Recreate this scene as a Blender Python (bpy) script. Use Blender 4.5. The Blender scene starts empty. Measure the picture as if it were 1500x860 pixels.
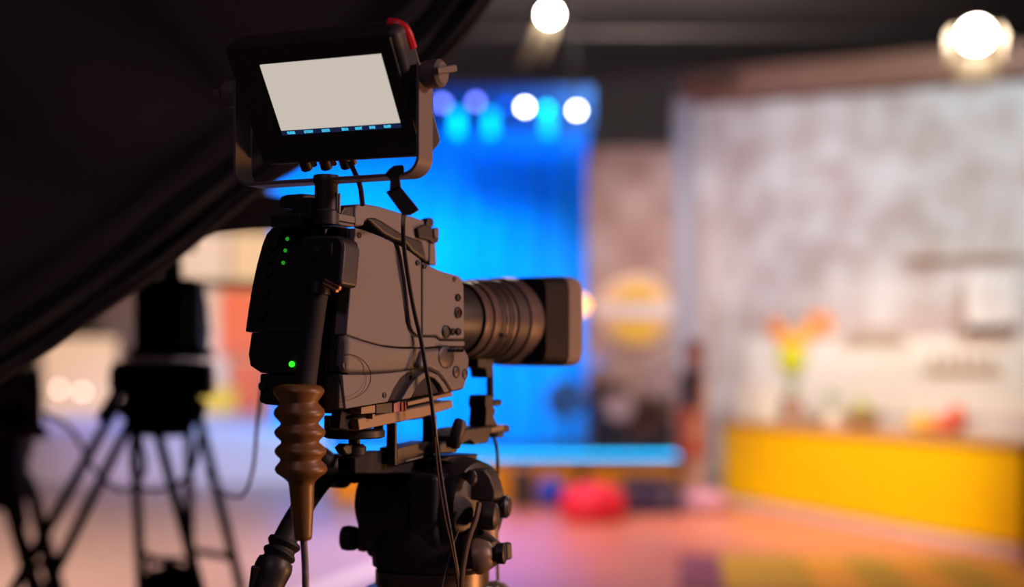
import bpy, bmesh, math, random
from mathutils import Vector, Matrix, Euler
random.seed(7)
PI = math.pi
C = bpy.context.scene.collection
SC = bpy.context.scene

# ------------------------------------------------------------------ camera, world, light, exposure
FPX, CX, HY = 2083.33, 750.0, 525.0          # 50 mm lens on a 36 mm sensor, 1500 px wide
EYE = Vector((0, 0, 1.5))
cd = bpy.data.cameras.new('view_camera')
cam = bpy.data.objects.new('view_camera', cd); C.objects.link(cam)
cam.location = EYE; cam.rotation_euler = (PI / 2, 0, 0)
cd.lens = 50; cd.sensor_width = 36; cd.sensor_fit = 'HORIZONTAL'
cd.shift_y = (HY - 430) / 1500
cd.clip_start = .05; cd.clip_end = 100
cd.dof.use_dof = True; cd.dof.focus_distance = 1.80; cd.dof.aperture_fstop = 1.45
SC.camera = cam
SC.view_settings.view_transform = 'Standard'; SC.view_settings.look = 'None'
SC.view_settings.gamma = 1; SC.view_settings.exposure = 0.0; SC.view_settings.use_curve_mapping = False
SC.cycles.use_denoising = True
SC.cycles.max_bounces = 6
SC.cycles.sample_clamp_indirect = 6

w = bpy.data.worlds.new('studio_dark'); SC.world = w; w.use_nodes = True
w.node_tree.nodes['Background'].inputs[0].default_value = (.9, .85, 1, 1)
w.node_tree.nodes['Background'].inputs[1].default_value = .004

def spot(name, loc, aim, watts, color, deg=40, size=.15, blend=.6):
    l = bpy.data.lights.new(name, 'SPOT'); l.energy = watts; l.color = color
    l.spot_size = math.radians(deg); l.spot_blend = blend; l.shadow_soft_size = size
    o = bpy.data.objects.new(name, l); C.objects.link(o); o.location = loc
    o.rotation_euler = (Vector(aim) - Vector(loc)).to_track_quat('-Z', 'Y').to_euler()
    return o
# foreground: stage light and added bounce light on the right flank of the broadcast camera
spot('stage_spot_key', (4.2, 1.2, 3.1), (-.1, 1.9, 1.5), 470, (1, .61, .56), 30, .35)
spot('floor_bounce_fill', (3.6, 2.6, .5), (0, 2.0, 1.35), 310, (1, .42, .16), 34, .3)  # added low spot, stands in for warm bounce off the floor
# added dim fill behind the viewpoint, lifts the blacks
spot('shadow_lift_fill', (-1.2, -3.0, 5.4), (-.4, 2.5, 1.2), 95, (1, .68, 1), 80, .5)
# blue wash on the curtain
for x, dg_ in ((-2.8, 50), (-1.5, 46), (-.35, 34)):
    spot('blue_wash', (x * .7 - .3, 13.2, 5.6), (x, 18, 2.1), 2100, (.0, .49, 1), dg_, .2, .8)
for x, w_ in ((.45, 150), (-.5, 110), (-1.7, 80), (-2.9, 80)):
    spot('curtain_grazer', (x, 17.28, 5.9), (x, 18.3, 2.4), w_, (.0, .30, 1), 110, .1, .8)
spot('blue_side_wash', (-6, 14.5, 5.6), (-3.8, 19, .6), 1350, (.36, .31, 1), 50, .2, .8)
spot('blue_left_wash', (-9, 16, 5.8), (-7, 21, .6), 1950, (.36, .31, 1), 50, .2, .8)
# warm key on the brick set and the counter
spot('counter_back_wash', (2.4, 7.2, 5.7), (4.1, 15.8, .8), 3400, (1, .80, .64), 24, .25, 1)
spot('warm_set_key', (2.2, 7.0, 5.9), (4.0, 15.8, 1.4), 1350, (1, .79, .68), 46, .25, .9)
spot('cool_set_top', (5.2, 10.0, 6.2), (5.4, 15.5, 4.0), 1350, (.72, .93, 1), 60, .25, .9)
spot('lilac_set_left', (1.2, 10.5, 6.0), (2.6, 16.8, 3.0), 760, (.84, .82, 1), 40, .25, .9)
spot('counter_key', (.5, 7.6, 5.6), (3.1, 12.6, .4), 2700, (1, .86, .55), 36, .25, .9)
spot('panel_key', (.6, 10.5, 5.8), (1.4, 17, 2.4), 950, (1, .82, .76), 28, .25, .9)
spot('pink_floor_wash', (.6, 13.6, 6.0), (.9, 11.4, 0), 1900, (1, .45, .52), 64, .25, .9)
spot('left_floor_warm', (-4.2, 7, 6.2), (-3.2, 11.5, 0), 4200, (1, .68, .56), 70, .25, .9)
spot('left_wall_warm', (-6, 15, 5.6), (-6.6, 25, 2.4), 3900, (1, .76, .50), 55, .25, .9)
spot('ceiling_haze_fill', (2.0, 17.6, 5.6), (1.4, 24, 6.6), 1500, (1, .82, .74), 150, .4, 1)  # added fill on ceiling and back wall, in place of lamp haze

# ------------------------------------------------------------------ helpers
def lin(c):
    return tuple((v / 255 / 12.92) if v / 255 < .04045 else ((v / 255 + .055) / 1.055) ** 2.4 for v in c)

MATS = {}
def mat(name, rgb, rough=.5, metal=0.0, noise=0.0, scale=40, bump=0.0, emit=None, es=0.0, spec=.5, trans=0.0, sheen=0.0):
    if name in MATS: return MATS[name]
    m = bpy.data.materials.new(name); m.use_nodes = True
    n = m.node_tree.nodes; L = m.node_tree.links; b = n['Principled BSDF']
    b.inputs['Base Color'].default_value = (*rgb, 1)
    b.inputs['Roughness'].default_value = rough; b.inputs['Metallic'].default_value = metal
    b.inputs['Specular IOR Level'].default_value = spec
    if trans: b.inputs['Transmission Weight'].default_value = trans
    if sheen: b.inputs['Sheen Weight'].default_value = sheen
    if emit:
        b.inputs['Emission Color'].default_value = (*emit, 1); b.inputs['Emission Strength'].default_value = es
    if noise or bump:
        tc = n.new('ShaderNodeTexCoord'); nz = n.new('ShaderNodeTexNoise')
        nz.inputs['Scale'].default_value = scale; nz.inputs['Detail'].default_value = 4
        L.new(tc.outputs['Object'], nz.inputs['Vector'])
        if noise:
            mx = n.new('ShaderNodeMix'); mx.data_type = 'RGBA'
            mx.inputs[6].default_value = (*[v * (1 - noise) for v in rgb], 1)
            mx.inputs[7].default_value = (*[min(1, v * (1 + noise)) for v in rgb], 1)
            L.new(nz.outputs['Fac'], mx.inputs[0]); L.new(mx.outputs[2], b.inputs['Base Color'])
        if bump:
            bp = n.new('ShaderNodeBump'); bp.inputs['Strength'].default_value = bump; bp.inputs['Distance'].default_value = .002
            L.new(nz.outputs['Fac'], bp.inputs['Height']); L.new(bp.outputs['Normal'], b.inputs['Normal'])
    MATS[name] = m
    return m

def catmull(pts, n=6):
    pts = [Vector(p) for p in pts]
    if len(pts) < 3: return pts
    out = []
    P = [2 * pts[0] - pts[1]] + pts + [2 * pts[-1] - pts[-2]]
    for i in range(1, len(P) - 2):
        for k in range(n):
            t = k / n; a, b, c, d = P[i - 1], P[i], P[i + 1], P[i + 2]
            out.append(.5 * (2 * b + (c - a) * t + (2 * a - 5 * b + 4 * c - d) * t * t + (3 * b - a - 3 * c + d) * t ** 3))
    out.append(pts[-1])
    return out

class MB:
    """collects shapes, builds ONE mesh object"""
    def __init__(s): s.v = []; s.f = []
    def add(s, vs, fs):
        k = len(s.v); s.v += [Vector(v) for v in vs]; s.f += [[i + k for i in f] for f in fs]; return s
    def prism(s, pts, ext):
        n = len(pts); ext = Vector(ext); a = [Vector(p) for p in pts]
        return s.add(a + [p + ext for p in a], [list(range(n)), list(range(2 * n - 1, n - 1, -1))] +
                     [[(i + 1) % n, i, i + n, (i + 1) % n + n] for i in range(n)])
    def box(s, c, size, rot=None):
        c = Vector(c); x, y, z = [v / 2 for v in size]
        vs = [Vector((i * x, j * y, k * z)) for i in (-1, 1) for j in (-1, 1) for k in (-1, 1)]
        if rot is not None: vs = [rot @ v for v in vs]
        return s.add([c + v for v in vs], [[0, 1, 3, 2], [4, 6, 7, 5], [0, 4, 5, 1], [2, 3, 7, 6], [0, 2, 6, 4], [1, 5, 7, 3]])
    def rings(s, rs, close=True):
        n = len(rs[0]); vs = [p for r in rs for p in r]; fs = []
        for k in range(len(rs) - 1):
            for i in range(n):
                j = (i + 1) % n; fs.append([k * n + i, k * n + j, (k + 1) * n + j, (k + 1) * n + i])
        if close: fs.append(list(range(n - 1, -1, -1))); fs.append([(len(rs) - 1) * n + i for i in range(n)])
        return s.add(vs, fs)
    def lathe(s, prof, o, axis, n=28, close=True):
        o = Vector(o); a = Vector(axis).normalized()
        u = a.orthogonal().normalized(); w_ = a.cross(u)
        return s.rings([[o + a * h + (u * math.cos(2 * PI * i / n) + w_ * math.sin(2 * PI * i / n)) * max(r, 1e-5) for i in range(n)] for r, h in prof], close)
    def cyl(s, a, b, r, n=20, r2=None):
        a = Vector(a); b = Vector(b); L = (b - a).length
        return s.lathe([(r, 0), (r if r2 is None else r2, L)], a, b - a, n)
    def tube(s, pts, r, n=10, smooth=6):
        pts = catmull(pts, smooth) if smooth else [Vector(p) for p in pts]
        m = len(pts); rs = []; ref = None
        for i, p in enumerate(pts):
            t = (pts[min(i + 1, m - 1)] - pts[max(i - 1, 0)]).normalized()
            ref = t.orthogonal().normalized() if ref is None else (ref - t * ref.dot(t)).normalized()
            b = t.cross(ref); rr = r(i / (m - 1)) if callable(r) else r
            rs.append([p + (ref * math.cos(2 * PI * k / n) + b * math.sin(2 * PI * k / n)) * rr for k in range(n)])
        return s.rings(rs)
    def ball(s, c, r, sc=(1, 1, 1), n=20, m=12):
        c = Vector(c)
        return s.rings([[c + Vector((r * sc[0] * math.sin(PI * k / m) * math.cos(2 * PI * i / n), r * sc[1] * math.sin(PI * k / m) * math.sin(2 * PI * i / n), r * sc[2] * math.cos(PI * k / m))) for i in range(n)]
                        for k in [.05] + list(range(1, m)) + [m - .05]])
    def build(s, name, m, parent=None, M=None, bevel=0, seg=2, world=False, angle=35):
        me = bpy.data.meshes.new(name)
        vs = s.v
        pm = MS.get(parent.name) if parent else None
        if parent and world: inv = pm.inverted(); vs = [inv @ v for v in vs]
        me.from_pydata([tuple(v) for v in vs], [], s.f)
        bm = bmesh.new(); bm.from_mesh(me); bmesh.ops.recalc_face_normals(bm, faces=bm.faces); bm.to_mesh(me); bm.free()
        me.materials.append(m); me.shade_smooth(); me.set_sharp_from_angle(angle=math.radians(angle))
        o = bpy.data.objects.new(name, me); C.objects.link(o)
        if parent: o.parent = parent
        MS[o.name] = pm if parent else Matrix.Identity(4)
        if bevel:
            b = o.modifiers.new('bevel', 'BEVEL'); b.width = bevel; b.segments = seg; b.limit_method = 'ANGLE'; b.angle_limit = math.radians(40)
            b.harden_normals = True
        return o
MS = {}
def thing(name, label, cat, loc=(0, 0, 0), rz=0, group=None, M=None):
    o = bpy.data.objects.new(name, None); C.objects.link(o); o.empty_display_size = .05
    M = M or (Matrix.Translation(loc) @ Matrix.Rotation(rz, 4, 'Z'))
    o.matrix_world = M; MS[o.name] = M
    o['label'] = label; o['category'] = cat
    if group: o['group'] = group
    return o
def tag(o, label, cat, group=None):
    o['label'] = label; o['category'] = cat
    if group: o['group'] = group
    return o
def struct(o): o['kind'] = 'structure'; return o
def recentre(o):
    """put a single-mesh thing's origin at its base"""
    me = o.data; xs = [v.co for v in me.vertices]
    c = Vector((sum(v.x for v in xs) / len(xs), sum(v.y for v in xs) / len(xs), min(v.z for v in xs)))
    me.transform(Matrix.Translation(-c)); o.location = c
    return o
def PX(px, py, d): return Vector(((px - CX) / FPX * d, d, EYE.z + (HY - py) / FPX * d))
def floor_at(px, d): return Vector(((px - CX) / FPX * d, d, 0))
def plane_hit(px, py, p0, n):
    D = Vector(((px - CX) / FPX, 1, (HY - py) / FPX)); n = Vector(n); p0 = Vector(p0)
    return EYE + D * ((p0 - EYE).dot(n) / D.dot(n))

# ------------------------------------------------------------------ materials
grey = mat('camera_grey_plastic', (.20, .185, .18), .55, 0, .10, 420, .25, spec=.35)
grey2 = mat('camera_grey_plastic_dark', (.135, .12, .115), .5, 0, .08, 300, .2)
black = mat('black_plastic', (.024, .020, .022), .45, 0, .1, 200, .1)
blackm = mat('black_matte', (.014, .011, .014), .8)
rubber = mat('black_rubber', (.012, .011, .012), .6, 0, .2, 120, .15)
metal = mat('dark_anodised_metal', (.05, .045, .045), .38, .7)
alu = mat('bare_grey_metal', (.30, .27, .25), .4, .6)
plate_m = mat('tan_anodised_plate', (.24, .17, .12), .45, .3, .1, 90)
tan = mat('tan_rubber_boot', (.19, .088, .024), .40, 0, .15, 60, .1)
copper = mat('copper_metal', (.65, .38, .26), .3, .9)
cordm = mat('black_cable_jacket', (.012, .011, .014), .4)
cordb = mat('brown_cable_jacket', (.10, .055, .03), .4)
cordg = mat('grey_cable_jacket', (.12, .11, .13), .45)
screenm = mat('screen_glow', (.02, .02, .02), .3, emit=lin((200, 190, 178)), es=1.0)
osd = mat('screen_cyan_text', (.02, .02, .02), .3, emit=lin((70, 200, 240)), es=1.0)
osdbar = mat('screen_dark_bar', (.01, .01, .02), .3, emit=lin((18, 30, 62)), es=1.0)
green = mat('green_lamp', (0, .05, 0), .3, emit=(.03, .55, .02), es=.5)
green2 = mat('green_lamp_bright', (0, .05, 0), .3, emit=(.03, .8, .02), es=1.4)
redm = mat('red_tally_plastic', (.45, .012, .015), .35, emit=(.5, .0, .01), es=.12)
pink = mat('pale_red_label', (.50, .18, .15), .5)
drapem = mat('black_drape_cloth', (.012, .008, .010), .75, 0, .25, 60, .1, sheen=.05)
wood_f = None

def wood(name, c1, c2, sx=1.0, rough=.35, plank=.16):
    m = bpy.data.materials.new(name); m.use_nodes = True
    n = m.node_tree.nodes; L = m.node_tree.links; b = n['Principled BSDF']; b.inputs['Roughness'].default_value = rough
    tc = n.new('ShaderNodeTexCoord'); br = n.new('ShaderNodeTexBrick'); nz = n.new('ShaderNodeTexNoise'); mx = n.new('ShaderNodeMix'); mx.data_type = 'RGBA'
    br.inputs['Color1'].default_value = (*c1, 1); br.inputs['Color2'].default_value = (*c2, 1); br.inputs['Mortar'].default_value = (*[v * .35 for v in c1], 1)
    br.inputs['Scale'].default_value = 1; br.inputs['Brick Width'].default_value = 1.8; br.inputs['Row Height'].default_value = plank; br.inputs['Mortar Size'].default_value = .006
    mp = n.new('ShaderNodeMapping'); mp.inputs['Scale'].default_value = (1.2, 14, 1)
    L.new(tc.outputs['Object'], br.inputs['Vector']); L.new(tc.outputs['Object'], mp.inputs['Vector']); L.new(mp.outputs[0], nz.inputs['Vector'])
    nz.inputs['Scale'].default_value = 1.5; nz.inputs['Detail'].default_value = 5
    mx.blend_type = 'MULTIPLY'; mx.inputs[0].default_value = .5
    L.new(br.outputs['Color'], mx.inputs[6]); L.new(nz.outputs['Fac'], mx.inputs[7]); L.new(mx.outputs[2], b.inputs['Base Color'])
    return m
def brick(name, ca, cb, cm, sc=1.0):
    m = bpy.data.materials.new(name); m.use_nodes = True
    n = m.node_tree.nodes; L = m.node_tree.links; b = n['Principled BSDF']; b.inputs['Roughness'].default_value = .8
    tc = n.new('ShaderNodeTexCoord'); mp = n.new('ShaderNodeMapping'); mp.inputs['Rotation'].default_value = (-PI / 2, 0, 0)
    br = n.new('ShaderNodeTexBrick'); br.inputs['Scale'].default_value = sc
    br.inputs['Color1'].default_value = (*ca, 1); br.inputs['Color2'].default_value = (*cb, 1); br.inputs['Mortar'].default_value = (*cm, 1)
    br.inputs['Brick Width'].default_value = .23; br.inputs['Row Height'].default_value = .075; br.inputs['Mortar Size'].default_value = .008
    nz = n.new('ShaderNodeTexNoise'); nz.inputs['Scale'].default_value = 2.4; nz.inputs['Detail'].default_value = 6
    rp = n.new('ShaderNodeValToRGB'); rp.color_ramp.elements[0].position = .38; rp.color_ramp.elements[1].position = .66
    rp.color_ramp.elements[0].color = (.62, .47, .43, 1); rp.color_ramp.elements[1].color = (1, 1, 1, 1)
    mx = n.new('ShaderNodeMix'); mx.data_type = 'RGBA'; mx.blend_type = 'MULTIPLY'; mx.inputs[0].default_value = .8
    L.new(tc.outputs['Object'], mp.inputs[0]); L.new(mp.outputs[0], br.inputs['Vector']); L.new(tc.outputs['Object'], nz.inputs['Vector'])
    L.new(nz.outputs['Fac'], rp.inputs[0]); L.new(br.outputs['Color'], mx.inputs[6]); L.new(rp.outputs[0], mx.inputs[7]); L.new(mx.outputs[2], b.inputs['Base Color'])
    bp = n.new('ShaderNodeBump'); bp.inputs['Strength'].default_value = .5; bp.inputs['Distance'].default_value = .01
    L.new(br.outputs['Fac'], bp.inputs['Height']); bp.invert = True; L.new(bp.outputs[0], b.inputs['Normal'])
    return m

# ------------------------------------------------------------------ the room
dark_wall = mat('dark_studio_wall', (.045, .040, .042), .85, 0, .2, 2)
ceil_m = mat('dark_ceiling', (.10, .085, .08), .9, 0, .3, 1.2)
fl_m = wood('worn_wood_floor', (.60, .45, .38), (.54, .39, .33), rough=.4)
red_fl = wood('red_stage_lino', (.74, .30, .18), (.70, .28, .16), rough=.34, plank=.5)
struct(MB().box((-2, 11, -.05), (26, 32, .1)).build('floor', fl_m))
struct(MB().box((-2, 11, 7.05), (26, 32, .1)).build('ceiling', ceil_m))
struct(MB().box((-2, 27.05, 3.5), (26, .1, 7)).build('wall_back', dark_wall))
struct(MB().box((-2, -5.05, 3.5), (26, .1, 7)).build('wall_front', dark_wall))
struct(MB().box((-15.05, 11, 3.5), (.1, 32, 7)).build('wall_left', dark_wall))
struct(MB().box((11.05, 11, 3.5), (.1, 32, 7)).build('wall_right', dark_wall))
struct(MB().box((2.9, 11.1, .006), (6.6, 9.4, .012)).build('floor_stage', red_fl))
# centre stage
yel = mat('yellow_stage_front', (.85, .36, .01), .45, 0, .05, 6)
stage_top = mat('stage_deck', (.10, .08, .09), .4)
o = struct(MB().box((-.06, 16.5, .215), (3.7, 3.1, .43)).build('trim_1', stage_top))
fr = tag(MB().box((-.06, 14.93, .205), (3.62, .03, .37)).build('stage_front_panel', yel, bevel=.004), 'yellow fascia board along the front of the centre stage', 'panel')
recentre(fr)
# left platform
whitef = mat('white_platform_paint', (.70, .70, .78), .35)
struct(MB().box((-6.0, 21.0, .3), (7.6, 8, .6)).build('trim_2', whitef, bevel=.01))

# ------------------------------------------------------------------ brick set, right
brickw = brick('whitewashed_brick', (.82, .77, .76), (.70, .63, .62), (.78, .75, .74))
brickp = brick('pinkish_brick', (.66, .46, .39), (.56, .38, .32), (.62, .50, .45))
WD = Vector((2.09, -1, 0)).normalized(); WN = Vector((-1, -2.09, 0)).normalized(); W0 = Vector((2.12, 17.0, 0))
def WP(px, py, off=0): return plane_hit(px, py, W0 + WN * off, WN)
ang = math.atan2(WD.y, WD.x)
Mw = Matrix.Translation(W0) @ Matrix.Rotation(ang, 4, 'Z')
ow = MB().box((2.9, .08, 2.26), (5.8, .16, 4.52)).build('wall_set', brickw); ow.matrix_world = Mw; struct(ow)
beam_m = mat('brown_wood_beam', (.32, .14, .09), .5, 0, .25, 5)
ob = MB().box((2.9, -.03, 4.72), (5.9, .3, .34)).build('trim_3', beam_m, bevel=.01); ob.matrix_world = Mw; struct(ob)
oc = MB().box((-.02, -.06, 2.35), (.26, .22, 4.7)).build('trim_4', mat('pale_pillar', (.46, .44, .50), .6), bevel=.01); oc.matrix_world = Mw; struct(oc)
op = struct(MB().box((1.52, 17.12, 2.02), (1.25, .14, 4.04)).build('wall_panel', brickp))
bs = MB().box((3.2, -.015, 1.30), (5.0, .03, .86)).build('trim_5', mat('cream_brightening_board', (.88, .80, .72), .5, 0, .06, 3), bevel=.004); bs.matrix_world = Mw; struct(bs)  # pale board added to brighten the lower wall behind the counter
# round sign with a pale band
sg = thing('round_sign', 'round yellow wall sign with a pale band across its middle', 'sign', PX(932, 455, 16.98))
sy = mat('sign_pale_yellow', (.95, .62, .36), .5); sd = mat('sign_deep_yellow', (.95, .55, .02), .5); sw = mat('sign_white', (.85, .75, .72), .5)
MB().lathe([(.44, 0), (.44, .04), (.42, .05)], (0, .05, 0), (0, -1, 0), 40).build('disc', sy, sg)
MB().prism([(.26 * math.cos(PI * k / 12), 0.004, .11 + .20 * math.sin(PI * k / 12)) for k in range(13)], (0, -.02, 0)).build('upper_emblem', sd, sg)
MB().prism([(.28 * math.cos(PI * k / 12), 0.004, -.13 - .24 * math.sin(PI * k / 12)) for k in range(13)], (0, -.02, 0)).build('lower_emblem', sd, sg)
MB().box((0, -.015, 0), (1.0, .03, .17)).build('band', sw, sg, bevel=.004)
bl = mat('sign_band_mark', (.62, .50, .48), .5)
# small warm lamp beside the sign
wl = thing('wall_lamp', 'small amber lamp glowing beside the front of the lens hood', 'lamp', PX(848, 447, 16.9))
MB().lathe([(.03, 0), (.045, .02), (.05, .08), (.02, .10)], (0, .08, 0), (0, -1, 0), 20).build('socket', metal, wl)
MB().ball((0, -.05, 0), .085).build('bulb', mat('amber_bulb', (1, .5, .1), .4, emit=(1, .42, .03), es=6), wl)

# ------------------------------------------------------------------ kitchen counter, yellow
K0 = Vector((2.17, 14.6, 0)); KD = Vector((1.63, -4.0, 0)).normalized(); KN = Vector((KD.y, -KD.x, 0)) * 1.0   # KN points to the viewer side
if KN.x > 0: KN = -KN
kang = math.atan2(KD.y, KD.x)
Mk = Matrix.Translation(K0) @ Matrix.Rotation(kang, 4, 'Z')          # local x along the counter, local +y away from the viewer (right)
kc = thing('kitchen_counter', 'long yellow kitchen counter with a wooden worktop, before the brick wall', 'counter', M=Mk)
kyel = mat('counter_yellow', (.95, .60, .0005), .6, 0, .03, 3, spec=.08)
SGN = 1 if (Mk.to_3x3() @ Vector((0, 1, 0))).dot(KN) < 0 else -1
for i in range(4):
    MB().box((.54 + i * 1.08, SGN * .011, .47), (1.076, .022, .72)).build('panel', kyel, kc, bevel=.003)
MB().box((2.16, SGN * .33, .45), (4.3, .6, .76)).build('carcass', kyel, kc)
MB().box((2.16, SGN * .33, .05), (4.3, .62, .1)).build('plinth', mat('pale_plinth', (.72, .60, .62), .35), kc)
MB().box((2.16, SGN * .33, .85), (4.36, .72, .045)).build('worktop', mat('oak_worktop', (.58, .33, .14), .35, 0, .2, 6), kc, bevel=.006)
def KP(px, back=.3):
    """point on the worktop under a picture column"""
    h = plane_hit(px, 600, K0 - KN * back, KN); return Vector((h.x, h.y, .8725))
# things on the counter
def lathe_thing(name, label, cat, loc, prof, m, part=None, group=None):
    o = MB().lathe(prof, (0, 0, 0), (0, 0, 1), 24).build(name, m); o.location = loc
    return tag(o, label, cat, group)
glassw = mat('white_ceramic', (.85, .80, .78), .25)
ft = thing('flower_pot', 'tall pot of lime green and orange flowers on the yellow counter', 'flowers', KP(1160))
MB().lathe([(.07, 0), (.10, .10), (.11, .24), (.095, .25)], (0, 0, 0), (0, 0, 1)).build('pot', mat('brown_pot', (.40, .24, .20), .5), ft)
for dx, dz, r, nm in ((0, .62, .15, 'lime'), (-.06, .80, .11, 'yellow'), (.07, .78, .09, 'yellow'), (-.17, .93, .11, 'orange'), (.28, .96, .15, 'orange'), (.14, .88, .08, 'yellow')):
    c = {'lime': (.55, .62, .02), 'yellow': (.90, .50, .06), 'orange': (.88, .40, .20)}[nm]
    MB().tube([(0, 0, .2), (dx * .3, .01, .45), (dx, 0, dz)], .006, 6).build('stem', mat('green_stem', (.14, .25, .05), .5), ft)
    hb = MB()
    for k in range(26):
        th = random.random() * 2 * PI; ph = math.acos(2 * random.random() - 1)
        v = Vector((math.sin(ph) * math.cos(th), math.sin(ph) * math.sin(th), math.cos(ph)))
        hb.ball(Vector((dx, 0, dz)) + v * r * .62, r * .42, n=8, m=5)
    hb.build('bloom', mat(nm + '_petals', c, .6), ft)['kind'] = 'stuff'
lathe_thing('white_jug', 'tall white jug at the far end of the yellow counter', 'jug', KP(1090), [(.08, 0), (.10, .08), (.095, .20), (.06, .32), (.075, .40), (.06, .40)], glassw)
lathe_thing('white_jar', 'short white jar between the jug and the flower pot', 'jar', KP(1122), [(.09, 0), (.10, .05), (.10, .26), (.07, .30), (.07, .34)], glassw)
tg = mat('clear_glass', (.95, .92, .9), .05, trans=.9)
lathe_thing('glass_bowl', 'round glass bowl just right of the flower pot', 'bowl', KP(1192, .2), [(.04, 0), (.09, .04), (.115, .10), (.105, .15), (.10, .15), (.108, .10), (.08, .05), (.01, .02)], tg)
hp = thing('herb_pot', 'small green herb plant in a pale pot on the counter', 'plant', KP(1219, .5))
MB().lathe([(.05, 0), (.07, .12), (.06, .12)], (0, 0, 0), (0, 0, 1)).build('pot', glassw, hp)
hb = MB()
for k in range(60):
    a = random.random() * 2 * PI; r = random.random() * .11; z = .12 + random.random() * .18
    p = Vector((r * math.cos(a), r * math.sin(a), z)); q = Vector((math.cos(a), math.sin(a), .4)) * .05; s_ = Vector((-math.sin(a), math.cos(a), 0)) * .018
    hb.add([p, p + q * .5 + s_, p + q, p + q * .5 - s_], [[0, 1, 2, 3]])
hb.build('leaves', mat('herb_green', (.25, .40, .05), .5), hp)['kind'] = 'stuff'
lathe_thing('salad_bowl', 'dark wooden bowl right of the herb plant', 'bowl', KP(1262), [(.07, 0), (.15, .05), (.19, .15), (.18, .15), (.14, .06), (.01, .03)], mat('bowl_wood', (.34, .20, .10), .4))
for k, (dx, dy, dz, r, c) in enumerate(((-.068, 0, .145, .058, 'leftmost lime in the dark wooden bowl'), (.068, .0, .145, .058, 'rightmost lime in the dark wooden bowl'), (0, -.02, .245, .056, 'topmost lime, lying on two others in the dark wooden bowl'))):
    b_ = MB().ball((0, 0, r), r, (1, 1, .95)).build('lime', mat('lime_skin', (.40, .46, .06), .4)); b_.location = KP(1262) + Vector((dx, dy, dz - .08))
    tag(b_, c, 'fruit', 'limes in the wooden bowl')
fr_c = [('lemon', 'yellow lemon at the left of the loose fruit row', (.85, .58, .05), 1345), ('orange', 'orange fruit in the middle of the loose fruit row', (.85, .32, .03), 1366), ('red_apple', 'red apple at the right of the loose fruit row', (.70, .10, .06), 1388), ('red_pepper', 'big red pepper behind the loose fruit row', (.72, .13, .07), 1402)]
for nm, lb, c, px in fr_c:
    b_ = MB().ball((0, 0, .075), .08, (1, 1, .94 if nm != 'red_pepper' else 1.5)).build(nm, mat(nm + '_skin', c, .35)); b_.location = KP(px, .3 if nm != 'red_pepper' else .46) + Vector((0, 0, .001 if nm != 'red_pepper' else .046))
    tag(b_, lb, 'fruit')
# shelves on the brick wall
sh_m = mat('ochre_shelf', (.80, .64, .46), .45)
def shelf(pxa, pxb, py, label, nm):
    a = WP(pxa, py); b = WP(pxb, py); L = (Vector((b.x, b.y)) - Vector((a.x, a.y))).length
    M = Matrix.Translation(Vector((a.x, a.y, a.z))) @ Matrix.Rotation(ang, 4, 'Z')
    t = thing('wall_shelf', label, 'shelf', M=M)
    MB().box((L / 2, -.07, 0), (L, .14, .025)).build('board', sh_m, t, bevel=.004)
    for x in (.12, L - .12): MB().prism([(x, -.002, -.018), (x, -.11, -.018), (x, -.002, -.1)], (.02, 0, 0)).build('bracket', sh_m, t)
    return M, L
M1, L1 = shelf(1235, 1330, 498, 'short ochre shelf of jars on the brick wall, above the wooden bowl', 'a')
M2, L2 = shelf(1355, 1470, 540, 'low ochre shelf of jars on the brick wall, right of the other jars', 'b')
M3, L3 = shelf(1330, 1500, 378, 'high ochre shelf on the brick wall, near its right edge', 'c')
for M, L, nm, lb in ((M1, L1, 'spice_jars', 'short shelf above the wooden bowl'), (M2, L2, 'low_jars', 'low shelf above the loose fruit')):
    for k in range(5):
        o = MB().lathe([(.04, 0), (.045, .01), (.045, .10), (.03, .12), (.034, .15)], (0, 0, 0), (0, 0, 1), 14).build('jar', mat('brown_jar', (.62, .46, .40), .4))
        o.location = M @ Vector((.12 + k * (L - .24) / 4, -.07, .0135)); tag(o, ('first', 'second', 'third', 'fourth', 'fifth')[k] + ' jar from the left on the ' + lb, 'jar', 'jars on the ' + ('upper' if nm == 'spice_jars' else 'lower') + ' short shelf')
a = WP(1420, 400); b = WP(1495, 478)
cbn = thing('wall_cabinet', 'pale wall cabinet under the high shelf on the brick wall', 'cabinet', M=Matrix.Translation(a) @ Matrix.Rotation(ang, 4, 'Z'))
Lc = (Vector((b.x, b.y)) - Vector((a.x, a.y))).length; Hc = a.z - b.z
MB().box((Lc / 2, -.14, -Hc / 2), (Lc, .28, Hc)).build('body', mat('pale_cabinet', (.78, .70, .66), .5), cbn, bevel=.004)
for s_ in (0, 1):
    d_ = MB().box((Lc * (.25 + .5 * s_), -.29, -Hc / 2), (Lc * .48, .02, Hc * .96)).build('door', mat('pale_cabinet_door', (.82, .75, .72), .45), cbn, bevel=.004)
    MB().cyl((Lc * (.42 + .16 * s_), -.315, -Hc * .6), (Lc * (.42 + .16 * s_), -.315, -Hc * .4), .008, 8).build('handle', alu, d_)

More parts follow.
